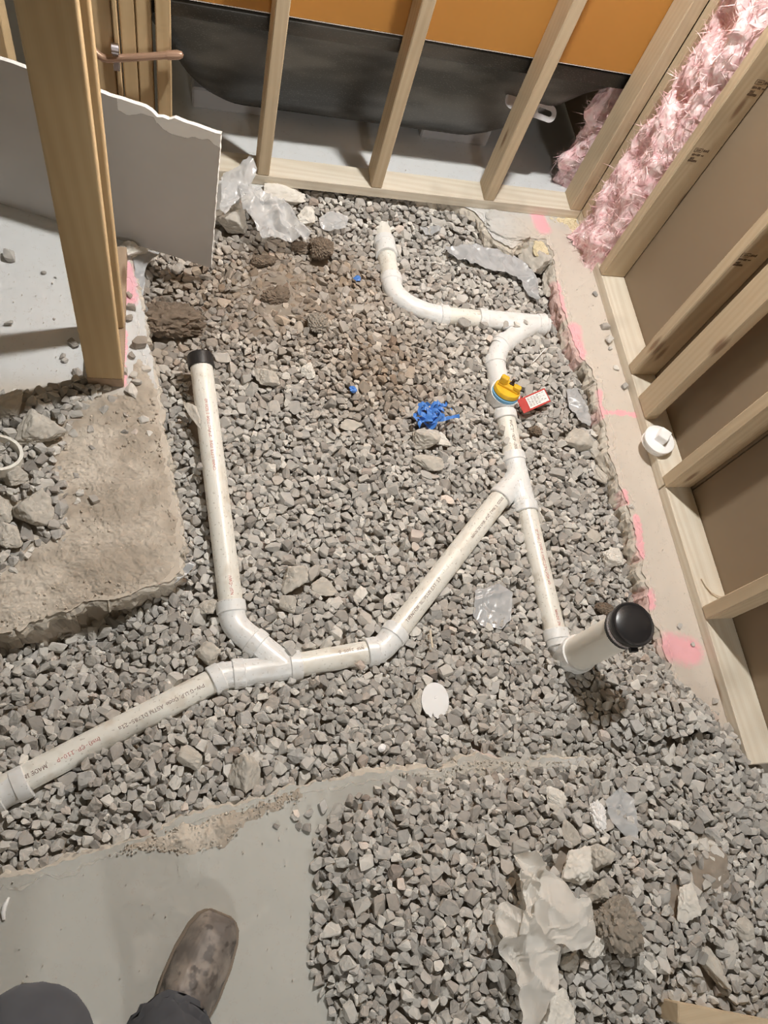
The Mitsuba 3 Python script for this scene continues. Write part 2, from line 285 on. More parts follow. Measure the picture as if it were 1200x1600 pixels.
for k, (z, o, a) in enumerate([(0.0006, -0.024, 0.022), (-0.001, -0.014, 0.016), (-0.005, -0.004, 0.012), (-0.013, 0.003, 0.016), (-0.025, 0.004, 0.024), (-0.04, 0.004, 0.030), (-0.058, 0.003, 0.034), (-0.078, 0.002, 0.036), (-0.1, 0.008, 0.036), (-0.13, 0.03, 0.03), (-0.18, 0.05, 0.02)]):
    e = o + a * 1.7 * offs(k * 0.55, 26) + (a * 0.9 * offs(k * 1.9 + 3, 95) if k > 1 else 0)
    rows.append(np.c_[ring + inn * e[:, None], np.full(len(ring), z) + (a * 0.30 * offs(k + 5.3, 70) if z < -0.002 else 0)])
n = len(ring); j = np.arange(n); k_ = (j + 1) % n; f = []
for i in range(len(rows) - 1): f += [np.stack([i * n + j, i * n + k_, (i + 1) * n + k_], 1), np.stack([i * n + j, (i + 1) * n + k_, (i + 1) * n + j], 1)]
edge = trimesh.Trimesh(np.vstack(rows), np.vstack(f), process=False)
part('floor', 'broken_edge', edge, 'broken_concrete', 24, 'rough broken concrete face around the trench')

# ------------------------------------------------------------------ framed walls
ST = 0.0381
XF, ZP = 1.411, ST            # right wall front plane, plate height
STUD_H = 2.40
def stud(parent, x0, x1, y0, y1, z0=ZP, z1=STUD_H, mat='wood_z', c=0.003, n=0):
    return part(parent, 'stud', box((x0, y0, z0), (x1, y1, z1), c, n), mat, 30 if n else False)
struct('wall_right', 'stud wall with tan drywall behind its studs')
W = 'wall_right'
part(W, 'bottom_plate', box((XF, 0.876, 0), (XF + 0.089, 2.07, ZP)), 'plate_wood_y', label='long bottom plate in the far half of the wall')
part(W, 'bottom_plate', box((XF, 0.065, 0), (XF + 0.089, 0.872, ZP)), 'plate_wood_y', label='bottom plate in the near half of the wall')
SPOT = {}
for y0, y1, x1 in ((1.945, 1.983, XF + .089), (1.681, 1.719, XF + .089), (1.272, 1.310, XF + .089), (1.103, 1.187, XF + .038), (0.863, 0.901, XF + .089), (0.452, 0.490, XF + .089), (2.2, 2.238, XF + .089), (2.6, 2.638, XF + .089)):
    SPOT[y0] = stud(W, XF - 0.002, x1, y0, y1)
for y0, y1 in ((-0.12, 0.853), (0.857, 2.075)):
    part(W, 'drywall_panel', box((1.5015, y0, 0.012), (1.514, y1, STUD_H), 0.001), 'drywall_back')
part(W, 'sheathing', box((1.502, 2.078, 0.012), (1.514, 3.2, STUD_H), 0.001), 'drywall_back')

struct('wall_back', 'open stud wall between the trench and the bathtub')
W = 'wall_back'
YB = 1.980
part(W, 'bottom_plate', box((-0.235, YB, 0), (1.408, YB + .089, ZP)), 'plate_wood_x')
for x0 in (0.2475, 0.622, 1.028):
    stud(W, x0, x0 + ST, YB, YB + .089)
stud(W, 1.362, 1.4075, YB, YB + .089)
for x0, x1, y0, y1 in ((-0.051, -0.012, YB - 0.001, YB + .088), (-0.099, -0.061, YB + .010, YB + .088), (-0.139, -0.1005, YB + .012, YB + .088), (-0.156, -0.1435, YB + .004, YB + .05), (-0.249, -0.160, YB + .02, YB + .058), (-0.46, -0.422, YB, YB + .089), (-0.60, -0.562, YB, YB + .089)):
    stud(W, x0, x1, y0, y1, mat='warm_wood_z')
part(W, 'bottom_plate', box((-0.9, YB, 0), (-0.24, YB + .089, ZP)), 'wood_x')

struct('wall_left', 'end of an open stud wall on the left')
W = 'wall_left'
part(W, 'bottom_plate', box((-0.2295, 1.180, 0), (-0.1405, 1.635, ZP)), 'treated_wood_y')
stud(W, -0.2295, -0.1405, 1.178, 1.216, mat='warm_wood_z', c=0.006, n=2)
stud(W, -0.2295, -0.1405, 1.343, 1.381, mat='warm_wood_z', c=0.006, n=2)

# bathtub board and tub
t = thing('backer_board', 'orange waterproof backer board above the dark tub, behind the studs', 'board')
part(t, 'panel', box((-0.01, 2.071, 0.494), (1.405, 2.0835, 2.2), 0.0008), 'orange_board')
part(t, 'edge', box((-0.01, 2.072, 0.4905), (1.405, 2.0825, 0.4935), 0.0003), 'paper_white', label='pale raw edge of the board')
def rrect(x0, x1, y0, y1, r, z, n=8):
    a = np.linspace(0, np.pi / 2, n); out = []
    for cx, cy, b in ((x1 - r, y1 - r, 0), (x0 + r, y1 - r, 1), (x0 + r, y0 + r, 2), (x1 - r, y0 + r, 3)):
        out += [(cx + r * math.cos(q + b * np.pi / 2), cy + r * math.sin(q + b * np.pi / 2), z) for q in a]
    return np.array(out)
def loft(rings, cap0=False, cap1=False):
    m = len(rings[0]); v = np.vstack(rings); f = []; j = np.arange(m); k = (j + 1) % m
    for i in range(len(rings) - 1): f += [np.stack([i * m + j, i * m + k, (i + 1) * m + k], 1), np.stack([i * m + j, (i + 1) * m + k, (i + 1) * m + j], 1)]
    for on, base, s in ((cap0, 0, -1), (cap1, (len(rings) - 1) * m, 1)):
        if on:
            v = np.vstack([v, v[base:base + m].mean(0)]); c = len(v) - 1
            f.append(np.stack([base + (j if s > 0 else k), base + (k if s > 0 else j), j * 0 + c], 1))
    return trimesh.Trimesh(v, np.vstack(f), process=False)
t = thing('bathtub', 'dark grey steel bathtub seen from outside behind the studs', 'bathtub')
lv = [(0.43, -0.10, 1.385, 2.100, 2.82, 0.05), (0.37, -0.08, 1.33, 2.125, 2.80, 0.08), (0.25, -0.03, 1.24, 2.160, 2.77, 0.11), (0.15, 0.02, 1.165, 2.195, 2.74, 0.13), (0.115, 0.05, 1.12, 2.210, 2.72, 0.13), (0.09, 0.08, 1.09, 2.228, 2.70, 0.13), (0.078, 0.12, 1.05, 2.262, 2.67, 0.12), (0.075, 0.17, 1.0, 2.32, 2.62, 0.11)]
part(t, 'shell', loft([rrect(x0, x1, y0, y1, r, z) for z, x0, x1, y0, y1, r in lv], False, True), 'tub_steel', True)
part(t, 'rim', loft([rrect(*q) for q in ((-0.1, 1.39, 2.1, 2.82, 0.05, 0.43), (-0.115, 1.402, 2.088, 2.835, 0.04, 0.432), (-0.117, 1.404, 2.086, 2.837, 0.04, 0.44), (-0.117, 1.404, 2.086, 2.837, 0.04, 0.470), (-0.11, 1.40, 2.092, 2.83, 0.04, 0.478), (-0.03, 1.32, 2.17, 2.75, 0.05, 0.478))]), 'tub_steel', 50)
for cx in (0.18, 0.98): part(t, 'foot', box((cx - 0.13, 2.30, 0.0), (cx + 0.13, 2.62, 0.075), 0.006), 'grey_plastic')
def slotted(L, Wd, sl, sw, th):
    a = LineString([(0, 0), (L, 0)]).buffer(Wd / 2, quad_segs=10); b = LineString([(L - sl, 0), (L, 0)]).buffer(sw / 2, quad_segs=8)
    return trimesh.creation.extrude_polygon(a.difference(b), th, engine='earcut')
b1_, b2_ = aty(800, 156, 2.135), aty(858, 178, 2.135); ex = unit(b2_ - b1_); ez = unit(np.array([0, -0.75, 0.66]) - ex * (ex @ [0, -0.75, 0.66])); ey = np.cross(ez, ex)
part(t, 'bracket', xform(slotted(float(np.linalg.norm(b2_ - b1_)), 0.052, 0.040, 0.018, 0.004), np.stack([ex, ey, ez], 1), b1_), 'grey_plastic', label='grey slotted strap end')

# insulation batts
def batt(x0, x1, y0, y1, z0, z1, bulge, seed, nz=520, ny=70):
    def fn(u, v):
        y = y0 + (y1 - y0) * v; z = z0 + (z1 - z0) * u
        prof = np.clip(np.minimum(v, 1 - v) * 5, 0, 1)**0.5
        q = np.stack([u * 0, y, z], -1)
        b = bulge(u) * prof + (meshkit.fbm(q * [1, 22, 10], 2, seed) - 0.5) * 0.075 * prof + np.abs(meshkit.fbm(q * [1, 60, 22], 3, seed + 1) - 0.5) * 0.026 + (meshkit.fbm(q * [1, 200, 70], 2, seed + 2) - 0.5) * 0.006
        return np.stack([x1 - (x1 - x0) * prof * 1.0 - b, y + (meshkit.fbm(q * 30, 2, seed + 3) - 0.5) * 0.02 * prof, z + (meshkit.fbm(q * 40, 3, seed + 4) - 0.5) * 0.03], -1)
    return grid_mesh(fn, nz, ny)
def tufts(base, count, seed, L=0.026):
    r = np.random.default_rng(seed); P, fi = trimesh.sample.sample_surface(base, count, seed=seed); N = base.face_normals[fi]; vs, fs = [], []
    N = np.where(N[:, :1] > 0, -N, N)
    for i, (p_, n_) in enumerate(zip(P, N)):
        d = unit(n_ * 0.35 + r.normal(size=3) * 0.6); s = unit(np.cross(d, r.normal(size=3))) * r.uniform(0.0004, 0.0014); l = L * r.uniform(0.4, 1.3); e = r.normal(size=3) * 0.006
        vs.append([p_ - s, p_ + s, p_ + d * l * 0.5 + s + e, p_ + d * l * 0.5 - s + e, p_ + d * l * 0.9 + 2.5 * e]); fs.append(np.array([[0, 1, 2], [0, 2, 3], [3, 2, 4]]) + 5 * i)
    return trimesh.Trimesh(np.vstack(vs), np.vstack(fs), process=False)
t = thing('insulation_batt', 'pink fluffy fibreglass batt stuffed between two studs of the right wall', 'insulation')
b_ = batt(XF + 0.005, 1.49, 1.722, 1.942, 0.0, 2.35, lambda u: 0.025 + 0.02 * np.exp(-(u * 2.35 / 0.12)**2), 21)
part(t, 'fibre_mass', b_, 'insulation', True)
part(t, 'fibre_tufts', tufts(b_, 9000, 5, 0.017), 'insulation'); labels[t + '__fibre_tufts'] = {'kind': 'stuff'}
t = thing('insulation_batt', 'pink fibreglass batt in the dark corner beyond the tub end', 'insulation')
b_ = batt(1.40, 1.48, 2.12, 2.19, 0.0, 1.6, lambda u: 0.02 + 0.03 * np.sin(u * 23)**2, 33, 300, 60)
part(t, 'fibre_mass', b_, 'insulation', True)
part(t, 'fibre_tufts', tufts(b_, 3500, 6, 0.018), 'insulation'); labels[t + '__fibre_tufts'] = {'kind': 'stuff'}

# leaning drywall offcut
A, B = at(328, 418, .004), at(0, 318, .004)
dv = unit(B - A); nv = np.array([dv[1], -dv[0], 0]);
if nv[1] > 0: nv = -nv
t = thing('drywall_scrap', 'grey drywall offcut with a torn white top edge standing behind the left studs', 'drywall')
def sheet_poly():
    r = np.random.default_rng(4); Ls = 0.95; top_ = []
    for s in np.linspace(Ls, -0.012, 70):
        top_.append((s, 0.452 + 0.02 * (1 - s) * 0 + (meshkit.noise(np.array([s * 40, 0, 0])) - 0.5) * (0.012 if s < 0.16 else 0.004) - (0.012 if 0.11 < s < 0.15 else 0)))
    side = [(-0.012 + (0.45 - h) * 0.02 + r.uniform(-1, 1) * 0.0012, h) for h in np.linspace(0.44, 0.006, 40)]
    return Polygon([(0, 0), (Ls, 0)] + top_ + side).buffer(0)
sp = shapely.affinity.scale(sheet_poly(), 1.02, 1.035, origin=(0, 0)); Rm = np.stack([dv, [0, 0, 1], np.cross(dv, [0, 0, 1])], 1)
sgn = 1 if Rm[1, 2] < 0 else -1
def slab_of(poly, d0, d1, mat, name, lab=None):
    m = trimesh.creation.extrude_polygon(poly, d1 - d0, engine='earcut'); m.vertices[:, 2] += d0; m.vertices[:, 2] *= sgn
    m = xform(m, Rm, A); m.fix_normals(); return part(t, name, m, mat, label=lab)
jag = [(x_, 0.418 + 0.022 * meshkit.noise(np.array([x_ * 55, 3.0, 0])) + (0.012 if x_ > 0.15 else 0)) for x_ in np.linspace(-0.03, 0.24, 50)]
torn = sp.difference(Polygon(jag + [(0.24, 0.6), (-0.03, 0.6)])).buffer(0)
slab_of(sp, -0.0118, -0.0008, 'gypsum', 'gypsum_core', 'white torn gypsum core')
slab_of(torn, -0.0008, 0.0, 'drywall_face', 'face_paper')
slab_of(sp, -0.0126, -0.0118, 'drywall_back', 'back_paper')

# copper pipe with clamp
t = thing('copper_pipe', 'capped copper water pipe stubbed out in front of the left back studs', 'pipe')
c0 = np.array([-0.205, 1.955, 0.375]); c1 = aty(268, 86, 1.955)
el = arc((-0.235, 2.02, 0.43), (0.15, -0.9, -0.5), c0 + (0.03, 0, 0), (1, 0, 0), 10)
part(t, 'tube', sweep(np.vstack([el, c1]), 0.0095, 20), 'copper', 40)
part(t, 'end_cap', lathe(c1 - unit(c1 - c0) * 0.012, c1 - c0, [(0, 0.0095), (0, 0.0115), (0.03, 0.0115), (0.04, 0.008), (0.044, 0)]), 'copper', 40)
cl = aty(180, 76, 1.955)
part(t, 'clamp', cat([lathe(cl - (0.009, 0, 0), (1, 0, 0), [(0, 0.0096), (0, 0.013), (0.018, 0.013), (0.018, 0.0096)]), box(cl + (-0.008, -0.004, -0.06), cl + (0.008, 0.02, -0.01), 0.001)]), 'steel', 40, 'metal pipe clamp')

# grade stamps and knots on studs
def stamp(parent, origin, u, v, scale=1.0):
    """A small printed grade stamp: an oval-ended frame and short bars, on the face spanned by u (reading) and v."""
    fr = shapely.box(0, 0, 0.022, 0.009).buffer(0.002); ms = [trimesh.creation.extrude_polygon(fr.difference(fr.buffer(-0.0016)), 0.0004, engine='earcut'), trimesh.creation.extrude_polygon(shapely.box(0.004, 0.003, 0.018, 0.006), 0.0004, engine='earcut')]
    for x0, y0, x1, y1 in ((0.027, 0.001, 0.032, 0.008), (0.034, 0.002, 0.039, 0.007), (0.041, 0.001, 0.044, 0.009), (0.0, -0.014, 0.008, -0.008), (0.010, -0.013, 0.014, -0.009), (0.017, -0.014, 0.026, -0.008), (0.030, -0.013, 0.038, -0.010),
                           (0.002, -0.026, 0.010, -0.020), (0.012, -0.026, 0.014, -0.019), (0.0, -0.034, 0.028, -0.028)):
        ms.append(trimesh.creation.extrude_polygon(shapely.box(x0, y0, x1, y1).buffer(0.0004), 0.0004, engine='earcut'))
    m = cat(ms); m.vertices[:, :2] *= scale; R = np.stack([u, v, np.cross(u, v)], 1)
    part(parent, 'grade_stamp', xform(m, R, origin), 'stamp_ink')
def on_face(px, py, yface):    # point where the pixel meets the plane y = yface
    return aty(px, py, yface)
for y0, q in ((1.681, (1085, 236)), (1.681, (1180, 130)), (1.272, (1158, 400))):
    p0 = on_face(*q, y0); stamp(SPOT[y0], p0 - (0, 0.0002, 0), np.array([1., 0, 0]), np.array([0, 0, 1.]))

# ------------------------------------------------------------------ drain pipework (glued together: one thing)
R2, HUB = 0.0302, 0.0372
PX = {}
def axis(px, py, z): return at(px, py, z)
ZA = -0.048
PIPE = thing('drain_pipe', 'white plastic drain pipework with elbows and wyes half buried in the gravel', 'pipe')
PIPE_SEGS = []                                    # for the gravel: (a, b, radius)
def pipe(a, b, label=None, r=R2):
    PIPE_SEGS.append((a, b, r))
    return part(PIPE, 'pipe', sweep([a, b], r, 36), 'pipe_plastic', 40, label)
def hub_mesh(p, d, L=0.045, r=HUB, ri=R2):        # a socket: lip at p, body along d
    return lathe(p, d, [(0, ri * 0.98), (0, r - 0.0015), (0.0015, r), (L * 0.60, r), (L * 0.62, r - 0.0012), (L * 0.64, ri + 0.0042), (L * 0.70, ri + 0.0034), (L, ri + 0.0026), (L, ri * 0.9)])
def hub(parent, p, d, L=0.045, r=HUB):
    PIPE_SEGS.append((p, p + unit(d) * L, r))
    return part(parent, 'hub', hub_mesh(p, d, L, r), 'fitting_plastic', 25)
def fitting(name, curves, hubs, label=None, r=R2 + 0.0028):
    """curves: lists of points joined into the body; hubs: (lip point, direction into the fitting)."""
    body = []
    for c in curves:
        c = np.asarray(c); body.append(sweep(c, r, 36))
        for a, b in zip(c[:-1], c[1:]): PIPE_SEGS.append((a, b, r))
    try:
        m = m3.Manifold()
        for b_ in body: m = m + m3.Manifold(m3.Mesh(np.float32(b_.vertices), np.uint32(b_.faces)))
        if m.num_tri() == 0: m = cat(body)
    except Exception: m = cat(body)
    k = part(PIPE, name, m, 'fitting_plastic', 40, label)
    for p, d in hubs: hub(k, p, d)
    return k
def wrap_text(parent, text, h, p0, p1, r, ang=0.0, mat='print_ink', name='print', along=0.0, bold=False):
    """Lettering bent round the pipe from p0 towards p1; ang turns it round the axis."""
    h = h * 0.85; m = meshkit.text_mesh(text, h, 0.0003, bold); t_ = unit(p1 - p0); up = unit(np.array([0, 0, 1.0]) - t_ * t_[2]); s = np.cross(up, t_)
    v = m.vertices; a = ang + (v[:, 1] - h / 2) / r; rr = r + v[:, 2] + 0.00025
    m.vertices = p0 + (v[:, :1] + along) * t_ + rr[:, None] * (np.cos(a)[:, None] * up + np.sin(a)[:, None] * s)
    return part(parent, name, m, mat)
# riser
a0, a1 = axis(313, 560, 0.035), axis(362, 952, -0.045)
RISER = (a0, a1)
k = pipe(a0, a1, 'long pipe with a black rubber cap on its far end')
wrap_text(k, 'CHARLOTTE PIPE   2" PVC TYPE 1 SCH 40', 0.0085, a1, a0, R2, 0.05, 'ink_red', along=0.36)
wrap_text(k, 'NSF-DWV', 0.0085, a1, a0, R2, -0.1, 'ink_red', along=0.03)
e0, e1 = axis(360, 940, -0.045), axis(397, 1003, ZA)
mid = axis(366, 968, ZA)
d_r = unit(a1 - a0); d_b = unit(axis(440, 1038, ZA) - axis(395, 1003, ZA))
fitting('elbow', [arc(e0 + d_r * 0.035, d_r, e1 - d_b * 0.012, d_b)], [(e0, d_r), (e1 + d_b * 0.02, -d_b)])
# main along the bottom: wye, coupling, left pipe
m0, m1, m2 = axis(-70, 1272, ZA), axis(330, 1066, ZA), axis(460, 1041, ZA)
w_l, w_r = axis(366, 1054, ZA), axis(470, 1039, ZA)
dm = unit(w_r - w_l)
fitting('wye', [[w_l + dm * 0.02, w_r - dm * 0.02], [e1 + d_b * 0.0, axis(446, 1042, ZA)]], [(w_l - dm * 0.004, dm), (w_r, -dm)], 'wye fitting joining three pipes on the left')
dl = unit(m1 - m0)
k = fitting('bend', [arc(m1 + dl * 0.02, dl, w_l, dm, 8)], [(m1, dl)])
k = pipe(m0, m1 + dl * 0.02)
tl = m1 - m0; L0 = float(np.linalg.norm(tl))
wrap_text(k, 'PW-G U.P. Code  ASTM D1785-21a', 0.010, m1, m0, R2, 0.12, along=0.02)
wrap_text(k, '(nsf)-CP-110-P', 0.010, m1, m0, R2, 0.12, 'ink_red', along=0.265)
wrap_text(k, 'MADE IN U.S.A', 0.010, m1, m0, R2, 0.12, along=0.38)
wrap_text(k, '03/24/26', 0.010, m1, m0, R2, 0.12, 'ink_red', along=0.505)
cp = axis(44, 1219, ZA)
fitting('coupling', [[cp - dl * 0.06, cp]], [(cp, -dl), (cp - dl * 0.085, dl)], 'dirty coupling at the left edge')
# short pipe and elbow to the diagonal
s0, s1 = w_r - dm * 0.01, axis(572, 1020, ZA)
ds = unit(s1 - s0)
k = pipe(s0, s1 + ds * 0.02)
wrap_text(k, 'NSF  2605  0', 0.009, s1, s0, R2, -0.25, along=0.01)
g0, g1 = axis(618, 988, ZA), axis(783, 776, ZA)
dg = unit(g1 - g0)
k = fitting('elbow', [arc(s1 + ds * 0.02, ds, g0 - dg * 0.012, dg)], [(s1, ds), (g0 + dg * 0.01, -dg)])
wrap_text(k, 'NSF  C', 0.012, s1 + ds * 0.04, g0, R2 + 0.002, 0.1)
k = pipe(g0, g1)
wrap_text(k, 'TRENTON  SL  PLUS EXT  17', 0.010, g0, g1, R2, -0.15, along=0.03)
wrap_text(k, 'MADE IN USA  PVC TYPE 1  CODE ASTM 02', 0.009, g0, g1, R2, -0.15, along=0.35)
# vertical line: stack elbow to wye
v_wl, v_wt = axis(822, 799, ZA), axis(801, 712, ZA)
v0 = axis(866, 985, ZA)
d_v = unit(v_wl - v0)
fitting('wye', [[v_wl + d_v * 0.01, v_wt - d_v * 0.01], [g1 + dg * 0.01, g1 + dg * 0.10]], [(v_wl - d_v * 0.004, d_v), (v_wt + d_v * 0.004, -d_v), (g1 - dg * 0.012, dg)], 'wye fitting where the diagonal pipe meets the right line')
k = pipe(v0, v_wl)
wrap_text(k, '2" PVC TYPE 1 PVC1120 SCH 40', 0.009, v_wl, v0, R2, 0.1, 'ink_red', along=0.07)
wrap_text(k, 'MADE IN U.S.A  ASTM D2665', 0.009, v_wl, v0, R2, 0.1, 'ink_red', along=0.31)
SB = np.array([1.022, 0.391, 0.0])                                                    # stack axis in plan
fitting('elbow', [arc(v0 - d_v * 0.02, -d_v, SB + (0, 0, -0.055), (0, 0, 1), 12)], [(v0, -d_v)])
# tee with the cleanout, above the wye
t_b, t_t = axis(790, 655, ZA), axis(775, 578, ZA)
dt = unit(t_t - t_b)
k = pipe(v_wt - d_v * 0.01, t_b)
wrap_text(k, 'PVC 2"  NSF-PW', 0.011, t_b, v_wt, R2, 0.0, along=0.02)
TC = axis(786, 619, -0.03)
fitting('tee', [[t_b + dt * 0.01, t_t], [axis(785, 617, ZA), TC + (0, 0, 0.0)]], [(t_b - dt * 0.006, dt)], 'tee fitting with an upright opening')
part(PIPE, 'tee_collar', lathe(TC + (0, 0, -0.03), (0, 0, 1), [(0, R2), (0, 0.046), (0.048, 0.049), (0.052, 0.048), (0.052, 0.043), (0.01, 0.042)], 44), 'fitting_plastic', 40)
PIPE_SEGS.append((TC + (0, 0, -.03), TC + (0, 0, .03), 0.050))
# two 45s up to the cross line
x0, x1 = axis(770, 566, ZA), axis(787, 537, ZA)
b0 = axis(818, 512, ZA); db = unit(b0 - x1)
du = unit(axis(768, 560, ZA) - axis(770, 580, ZA))
part(PIPE, 'primer_ring', sweep([t_t + dt * 0.004, t_t + dt * 0.012], R2 + 0.0022, 36), 'primer', 40)
fitting('elbow', [arc(t_t - dt * 0.0, dt, x1 + db * 0.02, db, 12)], [(t_t + dt * 0.045, -dt), (x1 + db * 0.01, -db)])
c_l, c_r = axis(748, 499, ZA), axis(846, 508, ZA)
dc = unit(c_r - c_l)
fitting('wye', [[c_l + dc * 0.01, c_r - dc * 0.02], [x1, axis(833, 506, ZA)]], [(c_l - dc * 0.004, dc), (c_r + dc * 0.01, -dc)], 'wye fitting at the far right of the trench')
part(PIPE, 'plug', lathe(c_r + dc * 0.004, dc, [(0, 0.03), (0.006, 0.03), (0.012, 0.026), (0.02, 0.026), (0.02, 0)]), 'fitting_plastic', 40)
h0 = axis(690, 494, ZA)
pipe(h0 - dc * 0.0, c_l)
f1 = axis(611, 440, ZA); dn_ = unit(axis(603, 392, ZA) - f1)
dh = unit(h0 - c_l)
fitting('elbow', [arc(h0 - dh * 0.01, dh, f1 - dn_ * 0.015, dn_, 16)], [(h0 - dh * 0.02, dh), (f1 + dn_ * 0.02, -dn_)], 'sweeping elbow near the far end')
f2 = axis(604, 401, ZA)
pipe(f1, f2)
f3 = axis(597, 360, -0.075)
d3 = unit(f3 - f2)
fitting('coupling', [[f2, f2 + d3 * 0.08]], [(f2, d3), (f2 + d3 * 0.085, -d3)])
pipe(f2 + d3 * 0.05, f2 + d3 * 0.20)
# stack
R3 = 0.0445
part(PIPE, 'stack_hub', lathe(SB + (0, 0, -0.09), (0, 0, 1), [(0, R2), (0.02, 0.047), (0.03, 0.051), (0.088, 0.051), (0.092, 0.050), (0.092, 0.0446), (0.08, 0.044)], 44), 'fitting_plastic', 40)
part(PIPE, 'stack_pipe', sweep([SB + (0, 0, -0.03), SB + (0, 0, 0.262)], R3, 44), 'stack_plastic', 40, 'thick upright stub pipe closed by a black cap')
PIPE_SEGS.append((SB + (0, 0, -.1), SB + (0, 0, .2), 0.052))

t = thing('domed_rubber_plug', 'black domed rubber cap with a steel band on the upright stub pipe', 'cap')
part(t, 'skirt', lathe(SB + (0, 0, 0.222), (0, 0, 1), [(0, 0.0446), (0, 0.0495), (0.006, 0.050), (0.012, 0.0490), (0.022, 0.0490), (0.026, 0.0525), (0.040, 0.0545), (0.046, 0.0540), (0.049, 0.0515), (0.048, 0.0465)], 48), 'black_cap', 40)
part(t, 'top', lathe(SB + (0, 0, 0.268), (0, 0, 1), [(0.0, 0.0490), (0.0015, 0.046), (0.0015, 0.043), (0.004, 0.039), (0.0065, 0.025), (0.0075, 0.012), (0.0078, 0)], 48), 'black_cap', True)
part(t, 'band', lathe(SB + (0, 0, 0.2345), (0, 0, 1), [(0, 0.049), (0, 0.0506), (0.009, 0.0506), (0.009, 0.049)], 48), 'steel', 40, 'steel clamp band')
part(t, 'band_screw', box(SB + (-0.008, -0.060, 0.232), SB + (0.012, -0.048, 0.246), 0.002), 'black_cap')
t = thing('rubber_cap', 'black rubber cap on the far end of the long left pipe', 'cap')
ddr = unit(a0 - a1)
part(t, 'sleeve', lathe(a0 - ddr * 0.03, ddr, [(0, 0.0303), (0, 0.0345), (0.003, 0.0355), (0.034, 0.0355), (0.038, 0.034), (0.0385, 0.02), (0.0385, 0)], 36), 'black_rubber', 40)

# yellow test plug in the tee, and its tag
t = thing('test_plug', 'yellow wing-nut test plug with a blue seal in the pipe tee', 'plug')
tp = TC + (0, 0, 0.024); tilt = Rot.from_euler('xyz', [-12, 6, 0], degrees=True).as_matrix(); tn = tilt @ [0, 0, 1]
K = 1.38
part(t, 'seal', lathe(tp - tn * 0.02, tn, [(0, 0.040), (0.012, 0.0455), (0.018, 0.0450), (0.021, 0.038), (0.021, 0)], 36), 'blue_seal', 40, 'blue rubber seal')
part(t, 'disc', lathe(tp, tn, [(0, 0), (0, 0.039), (0.003, 0.0425), (0.012, 0.0425), (0.016, 0.040), (0.0165, 0.0)], 44), 'yellow_plastic', 40)
Rw = tilt @ Rot.from_euler('z', -35, degrees=True).as_matrix()
w_ = [box((-0.036, -0.010, 0.015), (0.036, 0.010, 0.026), 0.003), box((-0.036, -0.010, 0.024), (-0.010, 0.010, 0.050), 0.004), box((0.012, -0.010, 0.024), (0.036, 0.010, 0.040), 0.004)]
part(t, 'wing', xform(cat(w_), Rw, tp), 'yellow_plastic')
part(t, 'bolt', xform(lathe((0.004, 0.020, 0.015), (0, 0, 1), [(0, 0.008), (0.010, 0.008), (0.012, 0.005), (0.024, 0.005), (0.024, 0)], 12), Rw, tp), 'ink_dark', 40)
t = thing('warning_tag', 'red and white printed tag beside the yellow plug', 'tag')
tg = at(835, 626, -0.005); Rt = np.stack([unit(at(858, 614) - at(812, 632)), np.zeros(3), [0, 0, 1.0]], 1); Rt[:, 1] = np.cross(Rt[:, 2], Rt[:, 0]); Rt = Rt @ Rot.from_euler('xyz', [14, -6, 0], degrees=True).as_matrix()
part(t, 'backing', xform(box((-0.054, -0.0235, -0.001), (0.052, 0.0235, 0.001), 0.0008), Rt, tg), 'red_plastic')
part(t, 'label_panel', xform(box((-0.026, -0.018, 0.0008), (0.048, 0.019, 0.0015), 0.0003), Rt, tg), 'paper_white')
for i in range(8):
    ln = cat([box((-0.022 + 0.011 * q, 0.0140 - i * 0.0038, 0.0014), (-0.022 + 0.011 * q + 0.007 + 0.002 * ((i * 3 + q * 5) % 2), 0.0152 - i * 0.0038, 0.0018), 0.0001) for q in range(6 - (i * 2) % 3)])
    part(t, 'print_line', xform(ln, Rt, tg), 'ink_dark')
part(t, 'tie', sweep(arc(tg + Rt @ [-0.054, 0, 0.001], (-1, 0.4, 0.6), TC + (0.046, -0.01, 0.02), (-1, 0, 0.3), 10), 0.0018, 8), 'red_plastic', True)

# white threaded plug on the plate
t = thing('cleanout_plug', 'white threaded cleanout plug with a square boss lying on the right bottom plate', 'plug')
cp0 = at(1027, 690, ZP + 0.012); cp0[2] = ZP + 0.0005; tl_ = Rot.from_euler('xyz', [0, 0, 50], degrees=True).as_matrix()
thr = [(0, 0)] + [(0.0 + 0.003 * i + dz, r) for i in range(6) for dz, r in ((0.0, 0.0445), (0.001, 0.0468), (0.0018, 0.0445))]
part(t, 'threads', lathe(cp0, (0, 0, 1), thr, 44), 'white_plastic', 30)
part(t, 'flange', lathe(cp0 + (0, 0, 0.018), (0, 0, 1), [(0, 0.044), (0, 0.0492), (0.0015, 0.0498), (0.007, 0.0498), (0.008, 0.0488), (0.0083, 0)], 48), 'white_plastic', 40)
part(t, 'boss', xform(box((-0.020, -0.017, 0.024), (0.020, 0.017, 0.052), 0.002), tl_, cp0 + (0.004, 0.004, 0)), 'white_plastic')

